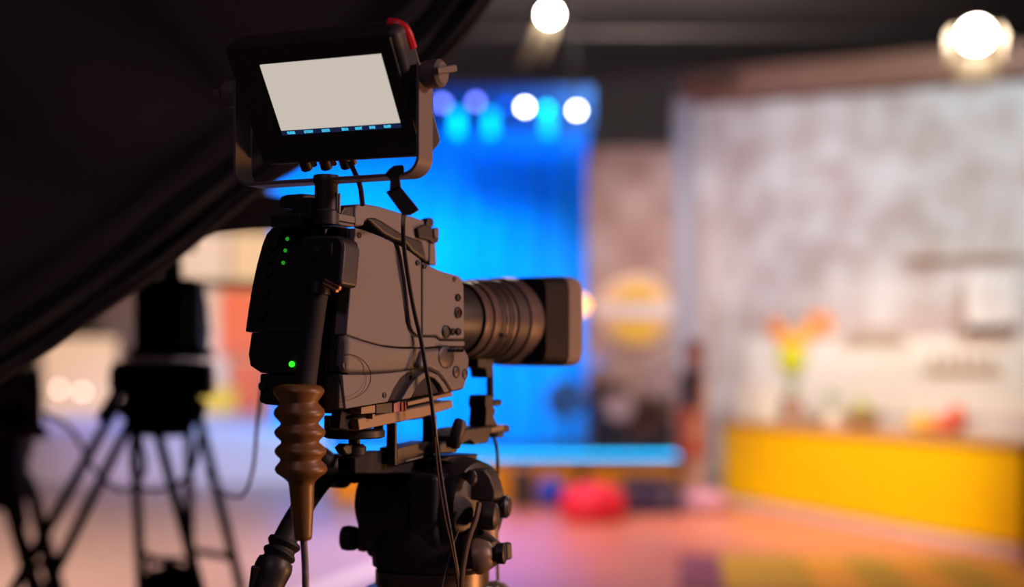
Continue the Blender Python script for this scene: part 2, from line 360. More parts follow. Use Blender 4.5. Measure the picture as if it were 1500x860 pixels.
# ------------------------------------------------------------------ blue curtain
pipe_c = mat('dark_rail', (.03, .03, .035), .6)
curt = mat('blue_stage_curtain', (.004, .40, .93), .75, 0, .12, 3)
def curtain(x0, x1, y, z0, z1):
    nx, nz = 220, 10; vs = []; fs = []
    for j in range(nz + 1):
        for i in range(nx + 1):
            t = i / nx; x = x0 + (x1 - x0) * t; z = z0 + (z1 - z0) * j / nz
            vs.append((x, y + .07 * math.sin(x * 17 + .6 * math.sin(x * 3.1)) + .03 * math.sin(x * 41 + z), z))
    for j in range(nz):
        for i in range(nx): k = j * (nx + 1) + i; fs.append([k, k + 1, k + nx + 2, k + nx + 1])
    o = MB().add(vs, fs).build('stage_curtain', curt)
    s_ = o.modifiers.new('thick', 'SOLIDIFY'); s_.thickness = .012
    return recentre(o)
ctr = MB().cyl((-3.1, 18.47, 4.46), (1.05, 18.47, 4.46), .05, 12).cyl((-2.9, 18.47, 4.46), (-2.9, 18.47, 7.0), .006, 8).cyl((.8, 18.47, 4.46), (.8, 18.47, 7.0), .006, 8).build('curtain_track', pipe_c); tag(recentre(ctr), 'dark track rail along the top of the tall blue curtain', 'rail')
bd = MB().box((-1.0, 18.55, 4.72), (4.1, .06, .62)).build('border_drape', mat('navy_border_cloth', (.004, .10, .34), .8, 0, .2, 4)); tag(recentre(bd), 'dark blue border drape above the tall blue curtain', 'drape')
tag(curtain(-3.05, .98, 18.3, .02, 4.43), 'tall pleated blue curtain hanging behind the centre stage', 'curtain')
# ------------------------------------------------------------------ LED strip on the stage edge
ls = thing('led_strip', 'row of cyan lights along the front edge of the stage', 'light strip', (-.06, 14.97, .445))
MB().box((0, 0, .0), (3.72, .03, .03)).build('channel', black, ls)
ledm = mat('cyan_led', (0, .2, .3), .4, emit=(.0, .46, 1.0), es=4.5)
proto = None
for i in range(60):
    x = -1.83 + i * .062
    if proto is None: proto = MB().ball((0, 0, 0), .026, n=10, m=6).build('lamp_bead', ledm, ls); q = proto
    else: q = proto.copy(); C.objects.link(q); q.parent = ls
    q.location = (x, -.02, .035)

# ------------------------------------------------------------------ ceiling rig
pipe_m = mat('dark_pipe', (.07, .06, .06), .5, .5)
def pipe(a, b, r, label):
    o = MB().cyl(a, b, r, 12).build('lighting_pipe', pipe_m); tag(o, label, 'pipe'); return recentre(o)
pipe((-6, 16.38, 4.75), (2.6, 16.38, 4.75), .04, 'dark overhead pipe that carries the small blue and white lamps')
pipe((-1, 9.9, 4.28), (5.8, 9.9, 4.28), .04, 'dark overhead pipe that carries the bright lamp over the curtain')
pipe((1, 8.0, 3.72), (6.5, 8.0, 3.72), .04, 'dark overhead pipe that carries the bright lamp over the brick wall')
pipe((-6, 21, 6.3), (9, 21, 6.3), .05, 'dark overhead pipe farthest back under the ceiling')
PIPES = (16.38, 9.9, 8.0)
def hang_y(y): return min(PIPES, key=lambda p: abs(p - y))
def studio_lamp(loc, aim, R, em, es, label, watts=0, col=(1, .9, .8), doors=True, name='studio_lamp', cat='lamp', group=None, depth=.3, deg=50, hang=0):
    loc = Vector(loc); q = (Vector(aim) - loc).to_track_quat('-Y', 'Z')
    t = thing(name, label, cat, M=Matrix.Translation(loc) @ q.to_matrix().to_4x4(), group=group)
    h = mat('lamp_housing', (.10, .085, .075), .5, .2)
    MB().lathe([(R * .55, depth), (R * 1.05, depth * .8), (R * 1.2, depth * .2), (R * 1.2, .0), (R * 1.06, 0), (R * 1.06, .03)], (0, 0, 0), (0, 1, 0), 24).build('housing', h, t)
    MB().lathe([(R, .02), (R * .7, -.01), (R * .02, -.02)], (0, 0, 0), (0, 1, 0), 24).build('lens', em, t)
    MB().tube([(R * 1.3, depth * .4, 0), (R * 1.35, depth * .4, R * 1.6), (0, depth * .4, R * 2.2), (-R * 1.35, depth * .4, R * 1.6), (-R * 1.3, depth * .4, 0)], R * .07, 8).build('yoke', h, t)
    if doors:
        dm = mat('barn_door', (.62, .48, .34), .45, .2); e = R * 1.15
        sets = {'low': [[(-1.0, .1, -.55), (-.3, .1, -1.0), (-2.5, -2.4, -4.9), (-3.3, -2.4, -4.5)], [(.1, .1, -1.02), (.8, .1, -.7), (-.2, -1.6, -4.0), (-1.1, -1.6, -4.4)]],
                'deep': [[(-1.1, 0, -1.1), (1.1, 0, -1.1), (1.2, -1.3, -2.5), (-1.2, -1.3, -2.5)], [(-1.15, 0, -1), (-1.15, 0, .7), (-1.7, -1.2, .3), (-1.7, -1.2, -1.6)], [(1.15, 0, -1), (1.15, 0, .7), (1.5, -1.2, .3), (1.5, -1.2, -1.8)]]}[doors]
        for pts in sets: MB().prism([(x * e, y * e, z * e) for x, y, z in pts], (.004, .006, -.004)).build('barn_door', dm, t)
    if hang:
        iM = t.matrix_world.inverted() if False else MS[t.name].inverted(); top_ = MS[t.name] @ Vector((0, depth * .4, R * 2.2))
        MB().cyl(top_, (top_.x, top_.y, hang - .054), .014, 8).cyl((top_.x, top_.y, hang - .054), (top_.x, hang_y(top_.y), hang - .054), .014, 8).build('hanger', h, t, world=True)
    if watts:
        l = bpy.data.lights.new('lamp_beam', 'SPOT'); l.energy = watts; l.color = col; l.spot_size = math.radians(deg); l.spot_blend = .8; l.shadow_soft_size = R * .8
        lo = bpy.data.objects.new('lamp_beam', l); C.objects.link(lo); lo.parent = t; lo.location = (0, -.06, 0); lo.rotation_euler = (-PI / 2, 0, 0)
    return t
wht = mat('white_hot_lens', (1, 1, 1), .3, emit=(1, .90, .74), es=110)
wht2 = mat('white_hot_lens_large', (1, 1, 1), .3, emit=(1, .90, .74), es=40)
wsm = mat('white_small_lens', (1, 1, 1), .3, emit=(.95, .95, 1), es=26)
vio = mat('violet_lens', (.3, .3, 1), .3, emit=(.16, .19, 1), es=10)
cyn = mat('cyan_lens', (0, .8, 1), .3, emit=(0, .65, 1), es=9)
blu = mat('deep_blue_lens', (0, .1, .8), .3, emit=(0, .08, .8), es=4)
studio_lamp(PX(806, 22, 9.8), (1.0, 3, 1.0), .06, wht, 1, 'bright white studio lamp with barn doors at top centre, over the blue curtain', 70, (1, .85, .7), doors='low', hang=4.28)
studio_lamp(PX(1430, 52, 8.0), (1.2, 2.5, 1.2), .085, wht2, 1, 'bright white studio lamp with barn doors at top right, over the brick wall', 70, (1, .85, .7), doors='deep', hang=3.72)
GL = 'small stage lamps over the blue curtain'
for px, py, m_, lb in ((648, 151, vio, 'small violet stage lamp nearest the monitor knob'), (697, 149, vio, 'small violet stage lamp between the two left cyan tubes'),
                       (740, 155, blu, 'small dim blue stage lamp beside the left white lamp'), (769, 157, wsm, 'small white stage lamp left of the round cyan lamp'),
                       (801, 160, cyn, 'small round cyan stage lamp between the two white lamps'), (845, 162, wsm, 'small white stage lamp at the right end of the row')):
    studio_lamp(PX(px, py, 16.3), (PX(px, 400, 0.5)), .042, m_, 1, lb, doors=None, name='stage_lamp', group=GL, depth=.16, hang=4.75)
for px, lb in ((670, 'leftmost glowing cyan tube over the blue curtain'), (719, 'middle glowing cyan tube over the blue curtain'), (803, 'rightmost glowing cyan tube, under the round cyan lamp')):
    t = thing('light_tube', lb, 'light tube', PX(px, 166, 16.62), group='cyan light tubes over the curtain')
    MB().cyl((0, 0, -.25), (0, 0, .02), .058, 14).build('tube', mat('cyan_tube', (0, .5, .6), .4, emit=(0, .44, .95), es=3.2), t)
    MB().cyl((0, 0, .02), (0, 0, .08), .055, 14).cyl((0, 0, .08), (0, 0, 4.697 - PX(px, 166, 16.62).z), .012, 8).cyl((0, 0, 4.697 - PX(px, 166, 16.62).z), (0, -.24, 4.697 - PX(px, 166, 16.62).z), .012, 8).build('cap', blackm, t)

# ------------------------------------------------------------------ things on and before the stage
t = tag(MB().ball((0, 0, .15), .15).build('blue_ball', mat('blue_vinyl', (.01, .08, .75), .35)), 'glossy blue ball on the floor before the stage', 'ball'); t.location = floor_at(807, 14.15) + Vector((0, 0, .013))
pf = thing('red_pouf', 'round red pouf on the floor before the stage', 'pouf', floor_at(868, 13.1) + Vector((0, 0, .012)))
rm = mat('red_pouf_fabric', (.80, .02, .07), .55)
MB().lathe([(.22, 0), (.28, .03), (.305, .12), (.30, .20), (.25, .28), (.12, .325), (.01, .33)], (0, 0, 0), (0, 0, 1), 32).build('cushion', rm, pf)
MB().lathe([(.302, .155), (.313, .165), (.302, .175)], (0, 0, 0), (0, 0, 1), 32, close=False).build('piping', rm, pf)
MB().lathe([(.03, .325), (.03, .338), (.005, .342)], (0, 0, 0), (0, 0, 1), 12).build('button', rm, pf)
def speaker_box(px, d, w_, h_, dp, label, m=None, rz=0, z=.012):
    t = thing('stage_speaker', label, 'speaker', floor_at(px, d) + Vector((0, 0, z)), rz)
    MB().prism([(-w_ / 2, -dp / 2, 0), (-w_ / 2, dp / 2, 0), (-w_ / 2, dp / 2, h_), (-w_ / 2, -dp * .2, h_)], (w_, 0, 0)).build('cabinet', m or black, t, bevel=.01)
    MB().prism([(-w_ * .44, -dp / 2 - .006, h_ * .08), (w_ * .44, -dp / 2 - .006, h_ * .08), (w_ * .44, -dp * .2 - .012, h_ * .94), (-w_ * .44, -dp * .2 - .012, h_ * .94)], (0, .01, 0)).build('grille', rubber, t)
    return t
speaker_box(766, 14.3, .23, .36, .26, 'upright black speaker on the floor left of the blue ball')
speaker_box(852, 14.55, .12, .34, .14, 'narrow black speaker on the floor behind the red pouf')
brn = mat('dark_brown_case', (.05, .022, .018), .5); amp_m = mat('amplifier_brown', (.16, .07, .05), .6)
def flight_case(px, d, w_, h_, dp, label, m):
    t = thing('equipment_case', label, 'case', floor_at(px, d) + Vector((0, 0, .012)))
    MB().box((0, 0, h_ * .36), (w_, dp, h_ * .72)).build('body', m, t, bevel=.008)
    MB().box((0, 0, h_ * .86), (w_, dp, h_ * .26)).build('lid', m, t, bevel=.008)
    for s_ in (-1, 1): MB().box((s_ * w_ * .3, -dp / 2 - .006, h_ * .72), (.05, .015, .07)).build('latch', alu, t)
    return t
flight_case(950, 14.5, .50, .28, .35, 'low dark brown case against the yellow stage front', brn)
flight_case(945, 13.7, .66, .24, .34, 'low navy case on the floor right of the red pouf', mat('navy_case', (.035, .03, .10), .5))
MB_l = thing('floor_cushion', 'lilac cushion on the floor by the corner of the yellow counter', 'cushion', floor_at(1035, 14.0) + Vector((0, 0, .012)))
MB().lathe([(.16, 0), (.22, .03), (.24, .09), (.21, .16), (.05, .20), (.005, .20)], (0, 0, 0), (0, 0, 1)).build('cover', mat('lilac_fabric', (.62, .34, .52), .7), MB_l)
MB().lathe([(.238, .085), (.247, .09), (.238, .095)], (0, 0, 0), (0, 0, 1), close=False).build('piping', mat('lilac_fabric', (.6, .3, .5), .7), MB_l)
# rug
rg = thing('striped_rug', 'lime and yellow striped rug on the red stage floor', 'rug', (2.35, 9.75, .012), -.12)
rc = [('rug_plum', (.22, .10, .14)), ('rug_lime', (.60, .55, .02)), ('rug_lime', (.60, .55, .02)), ('rug_yellow', (.90, .62, .03)), ('rug_lime', (.60, .55, .02)), ('rug_yellow', (.90, .62, .03)), ('rug_lime', (.60, .55, .02)), ('rug_yellow', (.90, .62, .03))]
for k, (nm, c) in enumerate(rc):
    MB().box((-1.05 + k * .3, 0, .006), (.298, 1.7, .012)).build('stripe', mat(nm, c, .9), rg)
tape = tag(MB().box((0, 0, .001), (.16, 2.6, .002)).build('floor_tape', mat('white_tape', (.75, .75, .85), .5)), 'white tape line on the floor left of the tripod head', 'tape')
tape.location = (-1.13, 9.6, .001); tape.rotation_euler.z = -.28

# drum kit on the stage
dk_y = 16.2
def drum(px, py, d, R, H, label, axis, col, shell):
    t = thing('drum', label, 'drum', PX(px, py, d), group='drums of the kit on the stage')
    a = Vector(axis).normalized()
    MB().lathe([(R, -H / 2), (R, H / 2)], (0, 0, 0), a, 28).build('shell', shell, t)
    MB().lathe([(R * .98, H / 2), (R * .98, H / 2 + .006)], (0, 0, 0), a, 28).build('drumhead', col, t)
    for s_ in (-1, 1): MB().lathe([(R, -.012), (R * 1.05, -.012), (R * 1.05, .012), (R, .012)], a * (s_ * H / 2), a, 28, close=False).build('hoop', alu, t)
    dn = Vector((0, 0, -1)); zf = .43
    for k in range(3):
        q = Vector((R * .8 * math.cos(k * 2.1 + .5), R * .5 * math.sin(k * 2.1 + .5), 0))
        MB().cyl(q, Vector((q.x * 1.2, q.y * 1.2, zf - PX(px, py, d).z)), .01, 8).build('leg', alu, t)
    return t
head = mat('drumhead_skin', (.75, .60, .66), .4); shb = mat('drum_shell_brown', (.20, .07, .05), .3); shd = mat('drum_shell_dark', (.05, .03, .05), .3)
drum(972, 560, 15.6, .19, .18, 'pale headed brown drum beside the person in the red skirt', (-.2, -1, .25), head, shb)
drum(903, 604, 15.7, .17, .30, 'pale headed dark drum low on the stage behind the cyan lights', (.1, -1, .5), head, shd)
drum(828, 585, 16.4, .20, .35, 'blue lit drum at the right edge of the blue curtain', (.1, -1, .1), mat('blue_lit_drumhead', (.05, .25, .8), .4), shd)  # blue stage light put into the drumhead colour
drum(940, 620, 16.2, .22, .30, 'dark brown drum at the back of the kit', (.0, -1, .1), shb, shb)
cy = thing('cymbal', 'lilac lit cymbal on a stand above the drums', 'cymbal', PX(878, 527, 16.3))
MB().lathe([(.17, 0), (.05, .02), (.03, .04), (.003, .045)], (0, 0, 0), (-.1, -.55, .8), 28).build('plate', mat('bronze', (.55, .36, .38), .35, .6), cy)
MB().cyl((0, .02, 0), (0, .08, .43 - PX(878, 527, 16.3).z), .012, 10).build('stand', metal, cy)
def dark_case(px, d, w_, h_, label):
    t = thing('amplifier', label, 'amplifier', Vector((floor_at(px, d).x, d, .43)))
    MB().box((0, 0, h_ / 2), (w_, .3, h_)).build('cabinet', amp_m, t, bevel=.01)
    MB().box((0, -.155, h_ * .42), (w_ * .88, .012, h_ * .7)).build('grille', rubber, t)
    MB().tube([(-.08, 0, h_), (-.06, 0, h_ + .04), (.06, 0, h_ + .04), (.08, 0, h_)], .01, 6).build('handle', rubber, t)
dark_case(893, 16.85, .40, .78, 'taller brown amplifier, left of the two behind the drums')
dark_case(955, 16.85, .46, .62, 'shorter brown amplifier, right of the two behind the drums')

# ------------------------------------------------------------------ person by the counter corner
def person(loc, rz, label):
    t = thing('person', label, 'person', loc, rz)
    H = 1.66
    J = {'pelvis': (0, 0, .90), 'belly': (0, .005, 1.03), 'chest': (0, .01, 1.22), 'neck': (0, .015, 1.39), 'jaw': (0, -.005, 1.475), 'head': (0, .0, 1.545), 'crown': (0, .012, 1.615),
         'hipL': (.09, 0, .86), 'kneeL': (.095, -.01, .48), 'ankL': (.10, .02, .09), 'heelL': (.10, .03, .04), 'toeL': (.115, -.14, .03),
         'hipR': (-.09, 0, .86), 'kneeR': (-.095, -.01, .48), 'ankR': (-.10, .02, .09), 'heelR': (-.10, .03, .04), 'toeR': (-.115, -.14, .03),
         'shL': (.165, .01, 1.33), 'elL': (.215, .03, 1.07), 'wrL': (.20, -.08, .85), 'paL': (.195, -.10, .80),
         'shR': (-.165, .01, 1.33), 'elR': (-.215, .03, 1.07), 'wrR': (-.17, -.13, .92), 'paR': (-.155, -.17, .89)}
    Rr = {'pelvis': .125, 'belly': .105, 'chest': .125, 'neck': .05, 'jaw': .062, 'head': .088, 'crown': .06, 'hipL': .088, 'kneeL': .055, 'ankL': .038, 'heelL': .036, 'toeL': .03,
          'hipR': .088, 'kneeR': .055, 'ankR': .038, 'heelR': .036, 'toeR': .03, 'shL': .055, 'elL': .038, 'wrL': .026, 'paL': .03, 'shR': .055, 'elR': .038, 'wrR': .026, 'paR': .03}
    E_ = [('pelvis', 'belly'), ('belly', 'chest'), ('chest', 'neck'), ('neck', 'jaw'), ('jaw', 'head'), ('head', 'crown')]
    for s_ in 'LR':
        E_ += [('pelvis', 'hip' + s_), ('hip' + s_, 'knee' + s_), ('knee' + s_, 'ank' + s_), ('ank' + s_, 'heel' + s_), ('heel' + s_, 'toe' + s_), ('chest', 'sh' + s_), ('sh' + s_, 'el' + s_), ('el' + s_, 'wr' + s_), ('wr' + s_, 'pa' + s_)]
        pa = Vector(J['pa' + s_]); dr = (pa - Vector(J['wr' + s_])).normalized()
        for k in range(5):
            off = (k - 1.5) * .016 if k < 4 else (-.035)
            ln = (.055, .065, .060, .048, .035)[k]
            b0 = pa + Vector((0, off, 0)) + dr * (.02 if k < 4 else -.005); b1 = b0 + dr * ln * .6; b2 = b0 + dr * ln + Vector((0, -.004, -.01))
            for q, p in enumerate((b0, b1, b2)): J['f%s%d%d' % (s_, k, q)] = tuple(p); Rr['f%s%d%d' % (s_, k, q)] = .0085 - q * .001
            E_ += [('pa' + s_, 'f%s%d0' % (s_, k)), ('f%s%d0' % (s_, k), 'f%s%d1' % (s_, k)), ('f%s%d1' % (s_, k), 'f%s%d2' % (s_, k))]
    names = list(J); idx = {n_: i for i, n_ in enumerate(names)}
    me = bpy.data.meshes.new('body'); me.from_pydata([J[n_] for n_ in names], [(idx[a_], idx[b_]) for a_, b_ in E_], [])
    ob = bpy.data.objects.new('body', me); C.objects.link(ob)
    sk = ob.modifiers.new('skin', 'SKIN'); ob.modifiers.new('sub', 'SUBSURF').levels = 2
    for i, n_ in enumerate(names):
        sv = me.skin_vertices[0].data[i]; r = Rr[n_]; sv.radius = (r * (1.25 if n_ in ('pelvis', 'belly', 'chest') else 1), r * (.85 if n_ in ('pelvis', 'belly', 'chest') else 1)); sv.use_root = n_ == 'pelvis'
    dg = bpy.context.evaluated_depsgraph_get(); nm = bpy.data.meshes.new_from_object(ob.evaluated_get(dg)); nm.name = 'body'
    ob.modifiers.clear(); ob.data = nm; ob.parent = t
    sk_ = mat('skin', (.62, .34, .26), .5); tp = mat('dark_top_cloth', (.03, .02, .03), .8); sh = mat('dark_shoe', (.03, .015, .015), .5)
    for m_ in (sk_, tp, sh): nm.materials.append(m_)
    for p in nm.polygons:
        c = p.center; p.material_index = 2 if c.z < .075 else (1 if .80 < c.z < 1.385 and abs(c.x) < .20 and not (abs(c.x) > .14 and c.z < 1.12) else 0); p.use_smooth = True
    MS[ob.name] = MS[t.name]
    MB().lathe([(.145, .98), (.152, .92), (.150, .70), (.155, .50), (.148, .50), (.14, .70), (.14, .90), (.13, .98)], (0, 0, 0), (0, 0, 1), 26).build('skirt', mat('rust_red_cloth', (.36, .055, .025), .8), t)
    hr = mat('auburn_hair', (.36, .11, .06), .6)
    MB().ball((0, .03, 1.575), .102, (1, 1.0, 1.05)).ball((0, .075, 1.46), .085, (1, .6, 1.6)).build('hair', hr, t)
    ey = MB()
    for s_ in (-1, 1): ey.ball((s_ * .031, -.082, 1.545), .011, n=10, m=6)
    ey.build('eyes', blackm, t)
    MB().ball((0, -.094, 1.515), .014, (.8, 1, 1.6), n=10, m=6).build('nose', sk_, t)
    MB().ball((0, -.072, 1.472), .02, (1.2, .5, .35), n=10, m=6).build('mouth', mat('lips', (.5, .14, .13), .5), t)
    for s_ in (-1, 1): MB().ball((s_ * .088, .0, 1.53), .024, (.4, .8, 1.3), n=10, m=6).build('ear', sk_, t)
person(floor_at(1014, 14.35) + Vector((0, 0, .012)), -1.2, 'person in a dark top and rust red skirt standing by the yellow counter')

# ------------------------------------------------------------------ far left: lit flats, panels, lamps
cream = mat('cream_flat', (.80, .62, .42), .7, 0, .08, 1); rust = mat('orange_red_panel', (.80, .16, .07), .6)
def flat(pa, pb, ya, yb, d, m, label, name='scenery_flat', cat='panel', group=None):
    a_ = PX(pa, ya, d); b_ = PX(pb, yb, d); zb = .601 if yb > 588 else b_.z
    t = thing(name, label, cat, Vector(((a_.x + b_.x) / 2, d, zb)), group=group)
    W_ = b_.x - a_.x; H_ = a_.z - zb
    MB().box((0, 0, H_ / 2), (W_, .06, H_)).build('board', m, t, bevel=.006)
    for s_ in (-1, 1): MB().box((s_ * W_ * .42, .05, H_ / 2), (.06, .05, H_ * .96)).build('batten', beam_m, t)
    return t
flat(338, 402, 341, 600, 24.8, cream, 'tall cream scenery flat nearest the broadcast camera')
flat(262, 334, 341, 600, 24.8, mat('pale_flat', (.76, .64, .58), .7), 'tall pale scenery flat behind the second camera')
flat(150, 258, 420, 600, 24.8, mat('dark_flat', (.10, .06, .06), .7), 'dark scenery flat behind the shoulder of the second camera')
flat(62, 172, 495, 600, 24.6, cream, 'low cream scenery flat at the far left')
flat(322, 386, 425, 520, 24.66, rust, 'upper orange red panel before the cream flat', 'hung_panel')
flat(340, 388, 528, 592, 24.4, rust, 'lower orange red panel standing on the platform', 'hung_panel')
flat(288, 346, 567, 597, 23.6, mat('yellow_box_paint', (.85, .55, .05), .6), 'low yellow box on the platform under the orange panels', 'yellow_box', 'box')
MB_p = tag(recentre(MB().cyl(PX(150, 415, 24.71), PX(430, 418, 24.71), .05, 10).build('backdrop_rail', blackm)), 'thin dark rail across the tall cream flats', 'rail')
for px, py, lb in ((86, 570, 'left one of two pale floor lamps at the far left'), (121, 574, 'right one of two pale floor lamps at the far left')):
    studio_lamp(PX(px, py, 23.2), (px * .001 - 1, 2, 1.4), .05, mat('pale_lens', (1, .9, .8), .4, emit=(1, .72, .58), es=5), 1, lb, doors=None, name='floor_lamp', depth=.2)

# ------------------------------------------------------------------ second and third cameras, out of focus at the left
def leg_pair(t, top, foot, spread, r=.013):
    top = Vector(top); foot = Vector(foot); s_ = (foot - top).cross(Vector((0, 0, 1))).normalized() * spread
    lg = MB()
    lg.cyl(top - s_, foot - s_ * .4, r, 10); lg.cyl(top + s_, foot + s_ * .4, r, 10)
    lg.box(top.lerp(foot, .55), (spread * 2, .03, .04), (foot - top).to_track_quat('Z', 'Y').to_matrix())
    o = lg.build('leg', black, t, world=True)
    MB().lathe([(.03, 0), (.03, .03), (.016, .05)], foot - Vector((0, 0, .0)), (0, 0, 1), 12).build('foot', rubber, o, world=True)
def bg_tripod(c, zt, feet, label, spread=.045):
    t = thing('camera_tripod', label, 'tripod', (c[0], c[1], 0))
    P = Vector((c[0], c[1], zt))
    MB().lathe([(.05, -.10), (.085, -.04), (.09, 0), (.07, .02)], P, (0, 0, 1), 20).build('bowl', black, t, world=True)
    MB().lathe([(.06, .02), (.075, .03), (.075, .09), (.055, .10)], P, (0, 0, 1), 20).box(P + Vector((0, 0, .14)), (.13, .16, .09)).build('fluid_head', black, t, world=True, bevel=.008)
    for f in feet: leg_pair(t, P + Vector(((f[0] - c[0]) * .06, (f[1] - c[1]) * .06, -.02)), (f[0], f[1], 0), spread)
    sp = MB()
    for f in feet: sp.cyl((c[0], c[1], .42), Vector((c[0], c[1], zt)).lerp(Vector((f[0], f[1], 0)), .62), .012, 8)
    sp.build('spreader', metal, t, world=True)
    MB().tube([P + Vector((.05, -.05, .12)), P + Vector((.12, -.25, .06)), P + Vector((.16, -.5, -.10))], .013, 8).build('pan_handle', rubber, t, world=True)
    return t
def bg_camera(c, z, rz, label, s=1.0):
    t = thing('studio_camera', label, 'camera', (c[0], c[1], z), rz)
    MB().prism([(-.07, -.16, 0), (-.07, .16, 0), (-.07, .16, .16), (-.07, .02, .22), (-.07, -.16, .22)], (.14, 0, 0)).build('body', black, t, bevel=.012)
    MB().lathe([(.05, .16), (.055, .22), (.06, .30), (.075, .36), (.075, .46), (.065, .46)], (0, 0, .09), (0, 1, 0), 24).build('lens', black, t)
    MB().tube([(0, -.12, .22), (0, -.11, .28), (0, .06, .29), (0, .09, .22)], .016, 8).build('handle', rubber, t)
    vf = MB().box((-.02, -.04, .36), (.17, .10, .12)).build('viewfinder', black, t, bevel=.01)
    MB().box((-.02, -.092, .36), (.13, .008, .08)).build('eyepiece_screen', rubber, vf)
    MB().box((.0, -.19, .11), (.12, .07, .17)).build('battery', rubber, t, bevel=.008)
    return t
def ext(a, b):
    """run a tube through two points on to the floor"""
    t_ = a.z / (a.z - b.z); return a + (b - a) * t_
dk = mat('far_tripod_black', (.012, .010, .012), .75, spec=.2)
d2 = 4.0; c2 = floor_at(238, d2); z2 = PX(238, 592, d2).z
t2 = thing('camera_tripod', 'black double tube tripod under the second camera, left of the broadcast camera', 'tripod', (c2.x, c2.y, 0))
MB().lathe([(.06, -.09), (.12, -.03), (.125, .0), (.09, .03)], (c2.x, c2.y, z2), (0, 0, 1), 24).build('bowl', dk, t2, world=True)
MB().box((c2.x, c2.y, z2 + .075), (.20, .20, .10), Matrix.Rotation(.1, 3, 'Z')).cyl((c2.x - .14, c2.y, z2 + .07), (c2.x + .14, c2.y, z2 + .07), .05, 20).build('fluid_head', dk, t2, world=True, bevel=.01)
for (p1, p2), (q1, q2) in ((((172, 592, 3.95), (22, 860, 3.6)), ((212, 575, 3.95), (70, 860, 3.65))), (((195, 595, 4.0), (206, 850, 3.95)), ((222, 600, 3.9), (292, 860, 3.6))), (((276, 600, 4.1), (278, 800, 4.1)), ((288, 598, 4.0), (345, 830, 3.9)))):
    a1, b1, a2, b2 = PX(*p1), PX(*p2), PX(*q1), PX(*q2); e1, e2 = ext(a1, b1), ext(a2, b2)
    lg = MB().cyl(a1, e1, .014, 10).cyl(a2, e2, .014, 10).cyl(a1.lerp(e1, .30), a2.lerp(e2, .30), .011, 8).build('leg', dk, t2, world=True)
    for e_ in (e1, e2): MB().lathe([(.03, 0), (.03, .03), (.016, .05)], (e_.x, e_.y, 0), (0, 0, 1), 12).build('foot', dk, lg, world=True)
MB().tube([Vector((c2.x, c2.y, z2 + .07)), PX(182, 560, 3.9), PX(165, 585, 3.75), PX(150, 610, 3.6)], .015, 8).build('pan_handle', dk, t2, world=True)
MB().tube([PX(230, 413, 3.9), PX(310, 416, 3.95), PX(396, 419, 4.0)], .008, 8, smooth=0).build('boom_arm', dk, t2, world=True)
def bg_camera(c, z, rz, label, m):
    t = thing('studio_camera', label, 'camera', (c[0], c[1], z), rz)
    MB().box((0, 0, .015), (.20, .30, .03)).build('base_plate', m, t)
    MB().prism([(-.085, -.17, .005), (-.085, .17, .005), (-.085, .17, .16), (-.085, .02, .22), (-.085, -.17, .22)], (.17, 0, 0)).build('body', m, t, bevel=.018, seg=3)
    MB().lathe([(.05, .16), (.055, .22), (.06, .30), (.060, .36), (.060, .42), (.05, .42), (.04, .36), (.005, .35)], (0, 0, .09), (0, 1, 0), 24).build('lens', m, t)
    MB().lathe([(.060, .40), (.066, .405), (.066, .43), (.058, .43)], (0, 0, .09), (0, 1, 0), 24, close=False).build('lens_rim', mat('rim_brown', (.45, .26, .24), .4), t)
    MB().tube([(0, -.12, .22), (0, -.11, .28), (0, .06, .29), (0, .09, .22)], .016, 8).build('handle', m, t)
    vf = MB().box((-.02, -.04, .35), (.17, .10, .10)).build('viewfinder', m, t, bevel=.01)
    MB().box((-.02, -.092, .35), (.13, .008, .07)).build('eyepiece_screen', m, vf)
    MB().box((.0, -.20, .11), (.12, .07, .17)).build('battery', m, t, bevel=.02)
    return t
bg_camera((c2.x + .03, c2.y), z2 + .127, .12, 'dark second camera on the nearer left tripod, half hidden by the drape', dk)
d3 = 4.6; c3 = floor_at(8, d3); z3 = PX(8, 700, d3).z
dk3 = mat('far_camera_brown', (.10, .055, .055), .7, spec=.25)
def bg_tripod(c, zt, feet, label, m):
    t = thing('camera_tripod', label, 'tripod', (c[0], c[1], 0)); P = Vector((c[0], c[1], zt))
    MB().lathe([(.05, -.10), (.085, -.04), (.09, 0), (.07, .02)], P, (0, 0, 1), 20).build('bowl', m, t, world=True)
    MB().lathe([(.06, .02), (.075, .03), (.075, .08), (.055, .09)], P, (0, 0, 1), 20).box(P + Vector((0, 0, .10)), (.13, .16, .05)).build('fluid_head', m, t, world=True)
    for f in feet:
        top = P + Vector(((f[0] - c[0]) * .12, (f[1] - c[1]) * .12, -.02)); foot = Vector((f[0], f[1], 0)); s_ = (foot - top).cross(Vector((0, 0, 1))).normalized() * .05
        lg = MB().cyl(top - s_, foot - s_ * .4, .016, 10).cyl(top + s_, foot + s_ * .4, .016, 10).box(top.lerp(foot, .45), (.12, .04, .07), (foot - top).to_track_quat('Z', 'Y').to_matrix()).build('leg', m, t, world=True)
        MB().lathe([(.05, 0), (.05, .03), (.03, .05)], foot, (0, 0, 1), 12).build('foot', m, lg, world=True)
    MB().tube([P + Vector((.05, -.05, .10)), P + Vector((.12, -.25, .04)), P + Vector((.20, -.42, -.10))], .015, 8).build('pan_handle', m, t, world=True)
bg_tripod((c3.x, c3.y), z3, [(c3.x - .4, c3.y - .3), (c3.x + .46, c3.y - .25), (c3.x + .10, c3.y + .5)], 'dark brown tripod under the third camera at the left edge', dk3)
bg_camera((c3.x + .02, c3.y + .03), z3 + .13, PI + .33, 'third camera at the left edge, its round lens turned this way', dk3)
